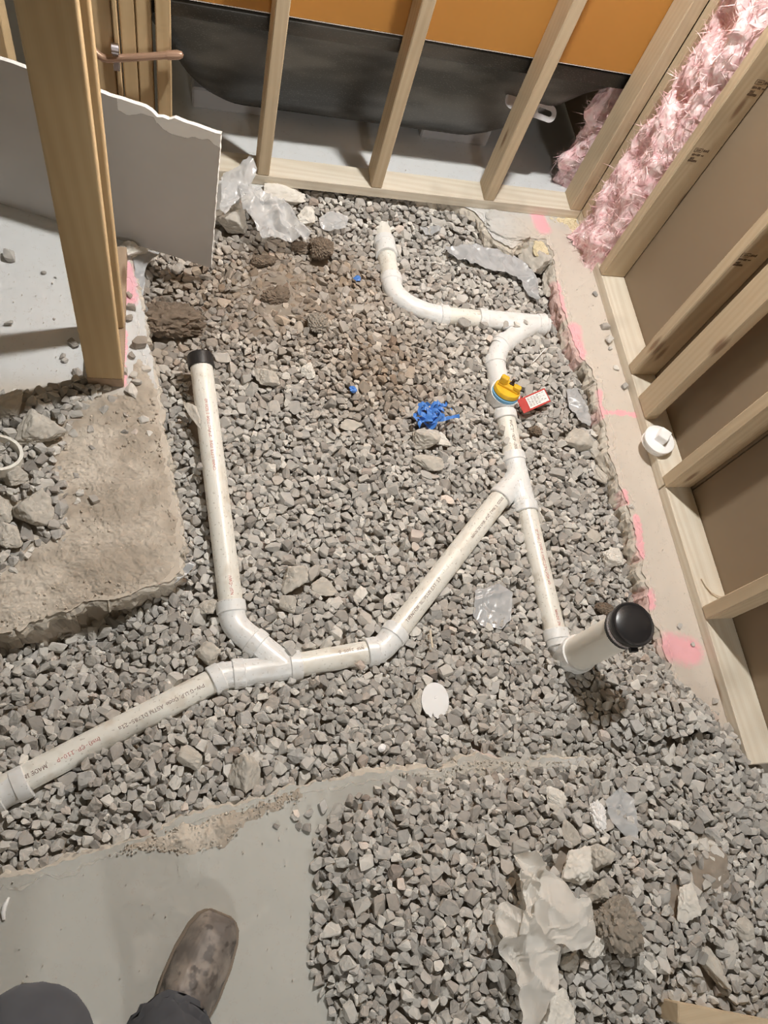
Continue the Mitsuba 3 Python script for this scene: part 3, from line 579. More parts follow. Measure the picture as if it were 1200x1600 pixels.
# ------------------------------------------------------------------ gravel bed: surface height, big stones, then stones dropped one by one
def region(L): return Polygon(pts(L)).buffer(0)
HEAP = region([(486, 1302), (505, 1262), (560, 1232), (620, 1204), (690, 1208), (760, 1196), (850, 1192), (930, 1188), (985, 1170), (1020, 1140), (1095, 1120), (1140, 1150), (1182, 1192), (1215, 1260), (1260, 1420), (1300, 1760), (900, 1800), (560, 1760), (508, 1590), (474, 1520), (476, 1440), (484, 1390), (478, 1340)])
PILE = region([(-160, 640), (0, 604), (50, 606), (95, 590), (120, 572), (150, 592), (176, 606), (176, 622), (150, 630), (140, 655), (108, 690), (104, 730), (122, 775), (116, 800), (122, 835), (108, 856), (60, 866), (30, 900), (-100, 960)])
TRENCH = hole_poly.buffer(0.004)
GX0, GX1, GY0, GY1, CE = -0.62, 1.62, -0.72, 2.06, 0.0025
NX, NY = int((GX1 - GX0) / CE), int((GY1 - GY0) / CE)
gx, gy = GX0 + (np.arange(NX) + 0.5) * CE, GY0 + (np.arange(NY) + 0.5) * CE
Xg, Yg = np.meshgrid(gx, gy, indexing='ij')
def inside(poly, P): return shapely.contains_xy(poly, P[..., 0], P[..., 1])
XY = np.stack([Xg, Yg], -1)
in_tr, in_heap, in_pile = inside(TRENCH, XY), inside(HEAP, XY), inside(PILE, XY)
from scipy.ndimage import distance_transform_edt as edt, gaussian_filter as gf
d_tr, d_heap, d_pile = edt(in_tr) * CE, edt(in_heap) * CE, edt(in_pile) * CE
q3 = np.stack([Xg, Yg, Xg * 0], -1)
nz1, nz2 = meshkit.fbm(q3 * 5, 3, 2) - 0.5, meshkit.fbm(q3 * 16, 3, 8) - 0.5
def bump_at(px, py, r, a):
    c = at(px, py); return a * np.exp(-((Xg - c[0])**2 + (Yg - c[1])**2) / (2 * r * r))
G = np.full((NX, NY), -0.052) + nz1 * 0.030 + nz2 * 0.012
G += bump_at(470, 500, 0.16, 0.040) + bump_at(420, 620, 0.14, 0.016) + bump_at(560, 560, 0.12, 0.016) + bump_at(270, 440, 0.10, -0.035) + bump_at(640, 345, 0.12, -0.02)
G += bump_at(1000, 1120, 0.12, 0.045) + bump_at(1080, 1120, 0.10, 0.03) + bump_at(130, 985, 0.12, -0.055) + bump_at(300, 680, 0.06, 0.02)
G += np.where(Yg < 0.42, np.clip((0.42 - Yg) / 0.22, 0, 1) * 0.030, 0) * (Xg > -0.2)
G -= np.exp(-d_tr / 0.03) * 0.018 * (Yg > 0.45) * (Yg < 1.8)
G += np.clip((Yg - 1.84) / 0.12, 0, 1) * 0.028 + bump_at(1045, 1145, 0.09, 0.055)
hp = np.minimum(0.055, d_heap * 0.75) + np.clip(d_heap - 0.08, 0, 0.4) * 0.14 + nz1 * 0.03 * np.clip(d_heap * 8, 0, 1) - 0.012
hp = hp + 0.032 * np.clip((Xg - 0.92) / 0.1, 0, 1) * np.clip((Yg - 0.02) / 0.1, 0, 1)
pp = np.minimum(0.030, d_pile * 0.6) + nz2 * 0.012 - 0.010
G = np.where(in_tr, G, -1.0)
G = np.where(in_heap, np.maximum(G, hp), G); G = np.where(in_pile, np.maximum(G, pp), G)
def cell(x, y): return int((x - GX0) / CE), int((y - GY0) / CE)
def g_at(x, y):
    i, j = cell(x, y); return float(G[min(max(i, 0), NX - 1), min(max(j, 0), NY - 1)])
hm = np.where(in_tr, G - 0.026, 0.0)
hm = np.where(in_heap & ~in_tr, np.maximum(0.0, G - 0.03), hm)
# soil under the stones
DIRTY = [(440, 420, .13, .020), (430, 480, .09, .012), (270, 500, .10, .016), (240, 470, .06, .016), (560, 470, .07, .010), (1080, 1375, .05, .022), (1095, 1340, .03, .020)]
soil = np.where(in_tr, G - 0.017, -0.2) + nz2 * 0.008
hs = np.where(in_heap & (d_heap > 0.02), np.maximum(hp - 0.016, 0.001), -0.2)
soil = np.maximum(soil, hs)
for px, py, r, a in DIRTY: soil += bump_at(px, py, r, a) * (soil > -0.19)
S4 = 4
sx, sy, sz = gx[::S4], gy[::S4], gf(soil, 1.0)[::S4, ::S4]
ok = (soil > -0.19)[::S4, ::S4]
ii = np.arange(len(sx) * len(sy)).reshape(len(sx), len(sy))
okc = ok[:-1, :-1] & ok[1:, :-1] & ok[1:, 1:] & ok[:-1, 1:]
q = np.stack([ii[:-1, :-1], ii[1:, :-1], ii[1:, 1:], ii[:-1, 1:]], -1)[okc]
P = np.stack([*np.meshgrid(sx, sy, indexing='ij'), sz], -1).reshape(-1, 3)
gm = trimesh.Trimesh(P, np.vstack([q[:, [0, 1, 2]], q[:, [0, 2, 3]]]), process=False); gm.remove_unreferenced_vertices()
struct('ground', 'brown soil under the gravel'); put('ground', gm, 'soil', True)
hm = np.where(in_tr, np.maximum(hm, soil - 0.012), hm)

def stamp_hm(c, a, b, h, yaw):
    r = max(a, b); i0, j0 = cell(c[0] - r, c[1] - r); i1, j1 = cell(c[0] + r, c[1] + r)
    i0, j0, i1, j1 = max(i0, 0), max(j0, 0), min(i1 + 1, NX), min(j1 + 1, NY)
    if i1 <= i0 or j1 <= j0: return
    dx, dy = gx[i0:i1, None] - c[0], gy[None, j0:j1] - c[1]
    u, v = (dx * math.cos(yaw) + dy * math.sin(yaw)) / a, (-dx * math.sin(yaw) + dy * math.cos(yaw)) / b
    e = 1 - u * u - v * v
    hm[i0:i1, j0:j1] = np.where(e > 0, np.maximum(hm[i0:i1, j0:j1], c[2] + h * np.sqrt(np.maximum(e, 0))), hm[i0:i1, j0:j1])
for a, b, r in PIPE_SEGS:
    n = max(2, int(np.linalg.norm(b - a) / 0.01))
    for s in np.linspace(0, 1, n):
        c = a + (b - a) * s; stamp_hm(c, r * 0.93, r * 0.93, r, 0)

# named chunks: (px, py, w px, h px, material, turn, rise, name, category, label)
CH = [
 (64, 668, 72, 56, 'chunk', 10, .5, 'rock', 'rock', 'big rough grey rock nearest the base of the left double stud'),
 (12, 628, 44, 52, 'chunk', 30, .5, 'rock', 'rock', 'rough rock cut by the left picture edge, in the stud shadow'),
 (23, 742, 40, 36, 'chunk', 50, .5, 'rock', 'rock', 'blocky rock just below the pale ring at the left edge'),
 (50, 793, 64, 56, 'chunk', 20, .5, 'rock', 'rock', 'broad jagged rock in the middle of the left slab rubble'),
 (2, 795, 36, 56, 'chunk', 80, .5, 'rock', 'rock', 'pale rock at the left edge beside the broad jagged rock'),
 (10, 838, 44, 42, 'chunk', 60, .5, 'rock', 'rock', 'lowest rock of the rubble on the left slab'),
 (416, 588, 42, 34, 'chunk', 10, .5, 'rock', 'rock', 'round tan rock right of the left pipe cap'),
 (550, 663, 40, 24, 'chunk', 5, .4, 'rock', 'rock', 'flat tan rock left of the blue plastic strips'),
 (665, 682, 46, 40, 'chunk', 25, .6, 'rock', 'rock', 'angular pale rock just below the blue plastic strips'),
 (670, 722, 52, 30, 'chunk', 0, .5, 'rock', 'rock', 'flat grey rock second below the blue plastic strips'),
 (692, 686, 26, 24, 'pale_chunk', 0, .5, 'rock', 'rock', 'small pale flat rock right of the angular pale rock'),
 (660, 645, 44, 28, 'chunk', 15, .5, 'rock', 'rock', 'rock lying under the blue plastic strips'),
 (481, 580, 24, 28, 'pale_chunk', 70, .5, 'rock', 'rock', 'small pale upright rock between the left cap and the yellow plug'),
 (308, 664, 24, 60, 'chunk', 22, .9, 'rock', 'rock', 'long sharp rock leaning on the left pipe'),
 (461, 906, 42, 46, 'chunk', 40, .6, 'rock', 'rock', 'sharp tan rock in the angle between the left pipe and the diagonal'),
 (505, 917, 42, 32, 'chunk', 5, .5, 'rock', 'rock', 'flat wide rock right of the sharp tan rock'),
 (450, 944, 28, 30, 'chunk', 45, .5, 'rock', 'rock', 'squarish small rock below the sharp tan rock'),
 (323, 948, 36, 28, 'chunk', 0, .6, 'rock', 'rock', 'square grey rock left of the first elbow of the left pipe'),
 (325, 1021, 40, 36, 'chunk', 30, .55, 'rock', 'rock', 'rough pale rock in the crook of the left elbow'),
 (382, 1208, 54, 56, 'chunk', 60, .45, 'rock', 'rock', 'large dusty rock below the long left pipe at the trench edge'),
 (296, 1182, 42, 38, 'chunk', 20, .5, 'rock', 'rock', 'rock below the printed pipe, left of the large dusty rock'),
 (652, 1098, 22, 40, 'chunk', 80, .5, 'rock', 'rock', 'narrow rock touching the white disc on its left'),
 (903, 685, 52, 40, 'chunk', 10, .5, 'rock', 'rock', 'large pale rock near the right slab edge'),
 (929, 704, 24, 28, 'chunk', 50, .6, 'rock', 'rock', 'dark sided rock tucked under the right slab edge'),
 (937, 745, 22, 32, 'chunk', 70, .6, 'rock', 'rock', 'rock wedged under the slab edge above the stub pipe'),
 (958, 872, 36, 34, 'pale_chunk', 10, .5, 'rock', 'rock', 'pale crumbly rock beside the slab edge above the black cap'),
 (927, 838, 30, 24, 'chunk', 0, .5, 'rock', 'rock', 'flat rock left of the pale crumbly rock at the slab edge'),
 (870, 1249, 42, 34, 'pale_chunk', -10, .5, 'rock', 'rock', 'flat pale rock at the top of the near gravel heap'),
 (892, 1302, 34, 42, 'chunk', 20, .5, 'rock', 'rock', 'rough grey rock below the flat pale rock on the near heap'),
 (897, 1352, 52, 54, 'pale_chunk', 10, .6, 'rock', 'rock', 'big crumbly pale rock above the crumpled plastic sheet'),
 (941, 1338, 44, 40, 'chunk', 30, .5, 'rock', 'rock', 'grey rock right of the big crumbly pale rock'),
 (936, 1392, 36, 34, 'chunk', 70, .5, 'rock', 'rock', 'brown grey rock right above the dirt clod of the near heap'),
 (1070, 1411, 42, 54, 'pale_chunk', 20, .6, 'rock', 'rock', 'pitted white rock at the right of the near heap'),
 (1112, 1507, 34, 78, 'chunk', 28, .5, 'rock', 'rock', 'long slab of rock low on the right of the near heap'),
 (920, 1472, 44, 40, 'pale_chunk', 0, .6, 'rock', 'rock', 'white rock at the right corner of the crumpled plastic sheet'),
 (866, 1578, 60, 60, 'pale_chunk', 0, .5, 'rock', 'rock', 'white rock at the bottom edge under the plastic sheet tail'),
 (891, 1505, 34, 28, 'chunk', 10, .5, 'rock', 'rock', 'brown rock below the plastic sheet hem'),
 (1163, 1450, 36, 34, 'chunk', 20, .5, 'rock', 'rock', 'grey rock near the right picture edge on the near heap'),
 (1142, 1168, 52, 30, 'chunk', -25, .5, 'rock', 'rock', 'grey block leaning by the end of the right bottom plate'),
 (362, 348, 52, 48, 'chunk', 20, .7, 'concrete_chunk', 'concrete', 'concrete chunk right of the drywall offcut, under plastic film'),
 (440, 304, 80, 40, 'pale_chunk', 5, .5, 'concrete_chunk', 'concrete', 'white crumbled concrete under the end of the far bottom plate'),
 (474, 340, 38, 32, 'pale_chunk', 30, .6, 'concrete_chunk', 'concrete', 'small white concrete lump right of the plastic film'),
 (792, 352, 82, 46, 'broken_concrete', -25, .5, 'concrete_chunk', 'concrete', 'flat cracked piece of slab at the far right corner'),
 (838, 400, 62, 74, 'chunk', 25, .5, 'concrete_chunk', 'concrete', 'rough concrete lump topped with sawdust at the far right corner'),
 (860, 448, 30, 46, 'chunk', -10, .6, 'concrete_chunk', 'concrete', 'concrete lump below the sawdust topped one'),
 (409, 336, 40, 30, 'chunk', 10, .6, 'concrete_chunk', 'concrete', 'concrete lump under the crumpled plastic film'),
 (205, 393, 34, 30, 'pale_chunk', 10, .6, 'concrete_chunk', 'concrete', 'pale concrete lump beside the left bottom plate'),
 (270, 503, 104, 66, 'clod', 5, .6, 'dirt_clod', 'dirt', 'large dark earth clod behind the left pipe cap'),
 (502, 396, 40, 40, 'clod', 0, .8, 'dirt_clod', 'dirt', 'dark round earth clod below the plastic film'),
 (470, 387, 36, 30, 'clod', 0, .6, 'dirt_clod', 'dirt', 'flat dark earth clod left of the round one'),
 (497, 507, 36, 34, 'grey_clod', 0, .6, 'dirt_clod', 'dirt', 'brown earth clod above the middle of the gravel'),
 (430, 462, 48, 34, 'clod', 15, .5, 'dirt_clod', 'dirt', 'dark damp earth clod on the brown gravel mound'),
 (412, 408, 44, 24, 'clod', 0, .5, 'dirt_clod', 'dirt', 'thin dark earth clod right of the drywall corner'),
 (965, 1446, 84, 84, 'grey_clod', 0, .55, 'dirt_clod', 'dirt', 'big grey brown earth clod right of the crumpled plastic sheet'),
 (945, 951, 34, 22, 'clod', 0, .5, 'dirt_clod', 'dirt', 'small brown earth clod left of the black domed cap'),
 (842, 632, 24, 18, 'grey_clod', 0, .5, 'dirt_clod', 'dirt', 'small clod beneath the red tag'),
 (836, 675, 22, 20, 'clod', 0, .6, 'dirt_clod', 'dirt', 'small dark clod right of the printed pipe below the yellow plug'),
]
CHUNK_POS = {}
for i, (px, py, w, h, mat, turn, rise, nm, ct, lab) in enumerate(CH):
    c0 = at(px, py); base = g_at(c0[0], c0[1])
    if base < -0.5: base = 0.0
    s = depth((c0[0], c0[1], base)) / F; a, b = w * s, h * s * 1.04
    thick = min(a, b) * (0.72 if 'clod' not in mat else 0.8)
    if 'flat' in lab: thick *= 0.6
    c = at(px, py, base + thick * 0.25); c[2] = base + thick * (rise - 0.28)
    if lab.startswith('long sharp'): c[2] += 0.035
    # image x is about world x, image y about -world y here; turn is in the plane of the ground
    m = rock((a, b, thick), 100 + i * 7 + (1003 if turn in (22, 28) else 0), 4, 0.36 if 'clod' in mat else 0.22 if 'pale' in mat else 0.17, 12 if 'clod' not in mat else 26, 22 if 'clod' not in mat else 6, 4.2 if 'clod' not in mat else 6.5)
    dd = at(px + 30, py) - at(px, py); yaw0 = math.atan2(dd[1], dd[0])
    k = thing(nm, lab, ct); put(k, xform(m, Rot.from_euler('zyx', [yaw0 + math.radians(turn if turn < 0 or turn in (22, 28) else 0), 0.1 * math.sin(i), 0.12 * math.cos(i * 2)]).as_matrix(), c), mat, 38)
    CHUNK_POS[lab] = c; stamp_hm(c, a * 0.46, b * 0.46, thick * 0.45, yaw0)

# stones
def crushed(e, r, s):
    """An angular crushed stone: the hull of a jittered block or of scattered points, its corners knocked off."""
    if s % 2: p_ = np.array(list(np.ndindex(2, 2, 2))) * 1.6 - 0.8; p_ = p_ * r.uniform(0.55, 1.0, (8, 3)) + r.normal(0, 0.12, (8, 3)); p_ = np.vstack([p_, r.normal(size=(4, 3)) * 0.55])
    else: p_ = r.normal(size=(13, 3)); p_ = p_ / np.linalg.norm(p_, axis=1, keepdims=True) * r.uniform(0.8, 1.05, (13, 1))
    h_ = trimesh.convex.convex_hull(p_); q_ = [h_.vertices[a_] * 0.84 + h_.vertices[b_] * 0.16 for a_, b_ in np.vstack([h_.edges_unique, h_.edges_unique[:, ::-1]])]
    h_ = trimesh.convex.convex_hull(np.array(q_)); v = h_.vertices; lo, hi = v.min(0), v.max(0); v = (v - (lo + hi) / 2) / (hi - lo) * e
    return trimesh.Trimesh(v, h_.faces, process=False)
LIB = []
for s in range(36):
    r = np.random.default_rng(500 + s); e = np.sort(r.uniform([0.42, 0.66, 0.92], [0.66, 0.9, 1.08]))[::-1]
    LIB.append((crushed(e, r, s), e))
prob = ((in_tr & (G > -0.5)) | in_heap | in_pile).astype(float)
prob *= np.where(in_pile & ~in_tr, 1.0, 1.0)
# nothing far outside the frame
pxl = MC @ np.stack([Xg.ravel(), Yg.ravel(), np.full(Xg.size, -H)]); U = pxl[0] / pxl[2] * F + 600; V = pxl[1] / pxl[2] * F + 800
seen = ((U > -130) & (U < 1330) & (V > 150) & (V < 1740)).reshape(NX, NY)
prob *= seen & ((Xg < 1.405) | ((Yg < 0.055) & (Xg < 1.48)))
flat = np.flatnonzero(prob.ravel() > 0)
area = len(flat) * CE * CE
NST = int(area / 0.00043 * 1.95)
own = np.full((NX, NY), -1, np.int32)
ST_ = []
tol = 0.004
tries = rng.choice(flat, size=NST * 14)
sizes = np.clip(rng.lognormal(math.log(0.0258), 0.27, NST * 3), 0.013, 0.047)
ti = 0
TA = 0
while len(ST_) < NST and ti + 6 < len(tries) and TA < NST * 2.2:
    L = sizes[TA % len(sizes)]; TA += 1
    e = LIB[TA % 36][1]; yaw = rng.uniform(0, 2 * math.pi); tilt = rng.normal(0, 0.38, 2)
    a, b = e[0] * L / 2, e[1] * L / 2; h = e[2] * L / 2 + 0.25 * L * 0.5 * (abs(tilt[0]) + abs(tilt[1])) * 0.5
    best = None
    r_ = int(a / CE) + 1; off = np.arange(-r_, r_ + 1) * CE
    u = (off[:, None] * math.cos(yaw) + off[None] * math.sin(yaw)) / (a * 0.92); v = (-off[:, None] * math.sin(yaw) + off[None] * math.cos(yaw)) / (b * 0.92)
    ee = 1 - u * u - v * v; on = ee > 0; prof = h * np.sqrt(ee[on])
    for _ in range(5):
        i, j = divmod(int(tries[ti]), NY); ti += 1
        if i - r_ < 0 or j - r_ < 0 or i + r_ + 1 > NX or j + r_ + 1 > NY: continue
        loc = hm[i - r_:i + r_ + 1, j - r_:j + r_ + 1][on] + prof
        loc.sort(); zc = loc[int(len(loc) * 0.80)]
        sc = zc - G[i, j]
        if best is None or sc < best[0]: best = (sc, i, j, zc)
    if best is None: continue
    sc, i, j, zc = best
    if sc + h * 0.3 > tol + 0.005: continue
    sub = hm[i - r_:i + r_ + 1, j - r_:j + r_ + 1]; topz = np.full(sub.shape, -9.0); topz[on] = zc + prof
    hit = topz > sub; sub[hit] = topz[hit]; own[i - r_:i + r_ + 1, j - r_:j + r_ + 1][hit] = len(ST_)
    ST_.append((TA % 36, L, gx[i], gy[j], zc, yaw, tilt[0], tilt[1]))
LOOSE = []    # stones lying loose on the slabs: (px, py, size px)
for q in ((461, 1276, 14), (463, 1272, 12), (482, 1271, 15), (505, 1260, 18), (530, 1264, 14), (547, 1251, 18), (500, 1296, 16), (432, 1290, 9), (437, 1311, 5), (480, 1292, 14), (466, 1290, 13), (522, 1280, 20),
          (930, 459, 11), (945, 510, 14), (951, 532, 16), (954, 544, 8), (963, 575, 11), (975, 604, 11), (987, 792, 9), (1062, 978, 10), (1083, 1007, 9), (1117, 1096, 11), (930, 890, 16), (1100, 1128, 16), (1078, 1118, 14),
          (15, 402, 22), (68, 426, 9), (86, 433, 4), (14, 506, 14), (115, 537, 16), (98, 556, 11), (101, 563, 9), (34, 460, 4), (84, 498, 4), (202, 461, 12), (206, 480, 14), (202, 497, 13), (218, 538, 22), (206, 555, 14), (228, 577, 14), (206, 613, 26), (224, 656, 16), (232, 676, 13), (212, 676, 12), (196, 676, 12), (210, 586, 12), (214, 596, 18), (195, 580, 12),
          (115, 678, 16), (142, 672, 14), (144, 700, 10), (120, 745, 12), (125, 770, 14), (148, 781, 16), (120, 783, 12), (36, 868, 14), (10, 880, 12), (196, 648, 9), (162, 640, 16), (175, 625, 14)):
    LOOSE.append(q)
COLS = np.array([(0.40, 0.39, 0.365), (0.34, 0.33, 0.31), (0.46, 0.445, 0.415), (0.30, 0.285, 0.265), (0.53, 0.515, 0.48), (0.37, 0.345, 0.315), (0.42, 0.41, 0.39)])
BROWN = [(450, 450, .20), (600, 560, .15), (270, 480, .14), (430, 420, .15), (540, 420, .12), (330, 440, .15)]
BROWN = [(at(a, b)[:2], r) for a, b, r in BROWN]
def stone_mesh(s, idx):
    li, L, x, y, z, yaw, t1, t2 = s; m = LIB[li][0]
    v = (m.vertices * L) @ Rot.from_euler('xyz', [t1, t2, yaw]).as_matrix().T + [x, y, z]
    r = np.random.default_rng(idx * 13 + 5); c = COLS[r.integers(len(COLS))] * r.uniform(0.93, 1.34)
    w = max((math.exp(-((x - q[0])**2 + (y - q[1])**2) / (2 * R_ * R_)) for q, R_ in BROWN))
    if r.random() < 0.02: c = c * [1.04, 0.95, 0.91]
    c = c * (1 - min(w, 1) * 0.50 * r.uniform(0.4, 1.1) * np.array([0.72, 0.95, 1.15]))
    col = np.clip(c[None] * (1 + 0.28 * (meshkit.noise(v * 90, idx % 50)[:, None] - 0.5)), 0.01, 0.9)
    return v, m.faces, col
# loose ones
loose_s = []
for n_, (px, py, sz) in enumerate(LOOSE):
    c = at(px, py, 0.004); L = sz * depth(c) / F * 1.05; li = n_ % 36
    i, j = cell(c[0], c[1]); zb = 0.0
    loose_s.append((li, L, c[0], c[1], zb + LIB[li][1][2] * L * 0.42, n_ * 1.7, 0.1, 0.1))
for n_, (px, py, sz, zt) in enumerate(((725, 504, 20, -.03), (757, 508, 14, -.04), (790, 508, 13, -.02), (808, 507, 11, -.02), (822, 503, 10, -.02), (757, 549, 13, -.03), (747, 520, 12, -.05), (563, 1040, 15, -.035), (600, 1022, 14, -.035), (611, 498, 14, -.035), (607, 480, 12, -.03), (785, 671, 13, -.03), (793, 690, 16, -.035), (455, 1018, 18, -.03), (318, 728, 22, -.01))):
    c = at(px, py, zt + .008); L = sz * depth(c) / F; loose_s.append((n_ % 36, L, c[0], c[1], c[2], n_ * 2.1, 0.15, 0.1)); LOOSE.append((px, py, sz))
# which stones show largest
cnt = np.bincount(own[own >= 0].ravel(), minlength=len(ST_)).astype(float)
PP = np.array([[s[2], s[3], s[4]] for s in ST_]); cc = (PP - [0, 0, H]) @ MC.T
uu, vv = cc[:, 0] / cc[:, 2] * F + 600, cc[:, 1] / cc[:, 2] * F + 800
inf = (uu > 8) & (uu < 1192) & (vv > 8) & (vv < 1592)
score = np.where(inf, cnt * CE * CE * (F / cc[:, 2])**2, 0)
big = np.argsort(-score)[:240]
bigset = set(int(i) for i in big)
heapy = lambda s: Point(s[2], s[3]).within(HEAP)
def gravel_label(s):
    px = MC @ (np.array([s[2], s[3], s[4]]) - [0, 0, H]); u, v = px[0] / px[2] * F + 600, px[1] / px[2] * F + 800
    if heapy(s): return 'grey crushed stone in the near gravel heap on the slab', 'crushed stones of the near heap'
    if Point(s[2], s[3]).within(PILE): return 'grey crushed stone in the small rubble pile on the left slab', 'crushed stones of the left pile'
    return 'grey crushed stone in the gravel bed of the pipe trench', 'crushed stones of the trench bed'
for n_, i in enumerate(sorted(bigset)):
    v, fc, col = stone_mesh(ST_[i], i); lb, gp = gravel_label(ST_[i])
    k = thing('gravel_stone', lb, 'stone', gp); put(k, trimesh.Trimesh(v, fc, process=False), 'stone', False, color=col)
for n_, s in enumerate(loose_s):
    v, fc, col = stone_mesh(s, 90000 + n_)
    where = 'the white drain pipework' if n_ >= len(LOOSE) - 15 else 'the clean slab left of the trench' if (LOOSE[n_][0] < 120 and LOOSE[n_][1] < 570) else 'the dusty slab below the left studs' if LOOSE[n_][0] < 260 else 'the near slab beside the gravel heap' if LOOSE[n_][1] > 1200 else 'the slab strip along the right bottom plate'
    k = thing('loose_stone', 'loose grey stone lying on ' + where, 'stone', 'loose stones on ' + where); put(k, trimesh.Trimesh(v, fc, process=False), 'stone', False, color=col)
vs, fs, cs, o = [], [], [], 0
for i, s in enumerate(ST_):
    if i in bigset: continue
    v, fc, col = stone_mesh(s, i); vs.append(v); fs.append(fc + o); cs.append(col); o += len(v)
labels['gravel'] = {'label': 'grey crushed stone gravel filling the trench and heaped on the slab', 'category': 'gravel', 'kind': 'stuff'}
put('gravel', trimesh.Trimesh(np.vstack(vs), np.vstack(fs), process=False), 'stone', False, color=np.vstack(cs))

# ------------------------------------------------------------------ dust, crumbs
def clipped(X, Y, Z, poly, ins):
    """Grid faces inside the outline; vertices just outside are drawn onto it."""
    ii = np.arange(X.size).reshape(X.shape); okc = (ins[:-1, :-1].astype(int) + ins[1:, :-1] + ins[1:, 1:] + ins[:-1, 1:]) >= 1
    qd = np.stack([ii[:-1, :-1], ii[1:, :-1], ii[1:, 1:], ii[:-1, 1:]], -1)[okc]
    P_ = np.stack([X, Y, Z], -1).reshape(-1, 3); used = np.unique(qd); out = used[~ins.ravel()[used]]
    parts_ = getattr(poly, 'geoms', [poly]); bl = shapely.union_all([g.exterior for g in parts_]); sp_ = shapely.points(P_[out, 0], P_[out, 1])
    nr = shapely.line_interpolate_point(bl, shapely.line_locate_point(bl, sp_)) if bl.geom_type in ('LineString', 'LinearRing') else sp_
    P_[out, 0], P_[out, 1] = shapely.get_x(nr), shapely.get_y(nr)
    m = trimesh.Trimesh(P_, np.vstack([qd[:, [0, 1, 2]], qd[:, [0, 2, 3]]]), process=False); m.remove_unreferenced_vertices(); return m
def ragged(poly, amp, seed, step=0.004):
    P_ = np.array(poly.exterior.coords)[:-1]; o_ = []
    for a_, b_ in zip(P_, np.roll(P_, -1, 0)):
        n_ = max(1, int(np.linalg.norm(b_ - a_) / step)); o_ += [a_ + (b_ - a_) * i_ / n_ for i_ in range(n_)]
    o_ = np.array(o_); q_ = np.c_[o_, o_[:, 0] * 0]
    o_ = o_ + np.stack([meshkit.fbm(q_ * 60, 3, seed + k_) - 0.5 for k_ in (0, 1)], 1) * 2 * amp
    g_ = Polygon(o_).buffer(0); return max(getattr(g_, 'geoms', [g_]), key=lambda a_: a_.area)
def dust_patch(poly, amp, seed, base=0.0015, step=0.006):
    poly = ragged(poly, 0.014, seed); x0, y0, x1, y1 = poly.bounds; X, Y = np.meshgrid(np.arange(x0 - step, x1 + 2 * step, step), np.arange(y0 - step, y1 + 2 * step, step), indexing='ij')
    q = np.stack([X, Y, X * 0], -1); ins = inside(poly, q); d = edt(ins) * step
    Z = base * np.clip(d * 60 - 0.5, -1, 1) + amp * (meshkit.fbm(q * 22, 4, seed)**1.5 + 0.5 * meshkit.fbm(q * 75, 2, seed + 5) - 0.25) * np.clip(d / 0.03, 0, 1) - 0.0006
    return clipped(X, Y, Z, poly, ins)
PEN = region([(-260, 1038), (-60, 1009), (0, 990), (60, 968), (130, 944), (198, 926), (258, 908), (275, 886), (280, 856), (274, 800), (262, 740), (250, 680), (242, 620), (234, 570), (216, 556), (200, 590), (192, 615), (150, 618), (100, 610), (40, 630), (-120, 640), (-260, 660)]).buffer(0)
RIDGE = region([(470, 1232), (420, 1246), (360, 1268), (280, 1292), (190, 1322), (165, 1338), (240, 1332), (300, 1336), (360, 1318), (380, 1290), (440, 1262), (480, 1250)])
RIDGE2 = region([(1020, 1160), (985, 1176), (905, 1188), (830, 1192), (745, 1186), (700, 1202), (620, 1208), (640, 1222), (700, 1224), (780, 1216), (880, 1210), (960, 1206), (1040, 1180)])
labels['dirt_layer'] = {'label': 'brown dust and fine dirt spread over the broken left slab', 'category': 'dirt', 'kind': 'stuff'}
put('dirt_layer', dust_patch(PEN, 0.011, 3), 'dust', True)
labels['dirt_layer_001'] = {'label': 'ridge of crumbly dirt along the near trench edge', 'category': 'dirt', 'kind': 'stuff'}
put('dirt_layer_001', dust_patch(RIDGE, 0.02, 4), 'dust', True)
labels['dirt_layer_002'] = {'label': 'sandy concrete dust between the trench and the near gravel heap', 'category': 'dirt', 'kind': 'stuff'}
put('dirt_layer_002', dust_patch(RIDGE2, 0.022, 5), 'broken_concrete', 20)
def crumbs(poly, n, lo, hi, seed, clump=None):
    r = np.random.default_rng(seed); x0, y0, x1, y1 = poly.bounds; vs, fs, o = [], [], 0; base = trimesh.creation.icosahedron()
    while len(vs) < n:
        x, y = r.uniform(x0, x1), r.uniform(y0, y1)
        if not poly.contains(Point(x, y)) or (clump and meshkit.fbm(np.array([x * 9, y * 9, seed]), 3, seed) < clump): continue
        s = lo * (hi / lo)**(r.random()**2); v = base.vertices * s * r.uniform(0.5, 1, 3) * (1 + r.normal(0, 0.15, (12, 1))) @ Rot.random(random_state=int(r.integers(1e9))).as_matrix().T
        vs.append(v + [x, y, s * 0.35 + 0.003]); fs.append(base.faces + o); o += 12
    return trimesh.Trimesh(np.vstack(vs), np.vstack(fs), process=False)
labels['dirt_crumbs'] = {'label': 'small crumbs of dirt and stone scattered on the dusty left slab', 'category': 'debris', 'kind': 'stuff'}
put('dirt_crumbs', crumbs(PEN, 1500, 0.0016, 0.0055, 2, 0.45), 'dust')
labels['slab_crumbs'] = {'label': 'tiny crumbs of dirt scattered on the near slab and ridge', 'category': 'debris', 'kind': 'stuff'}
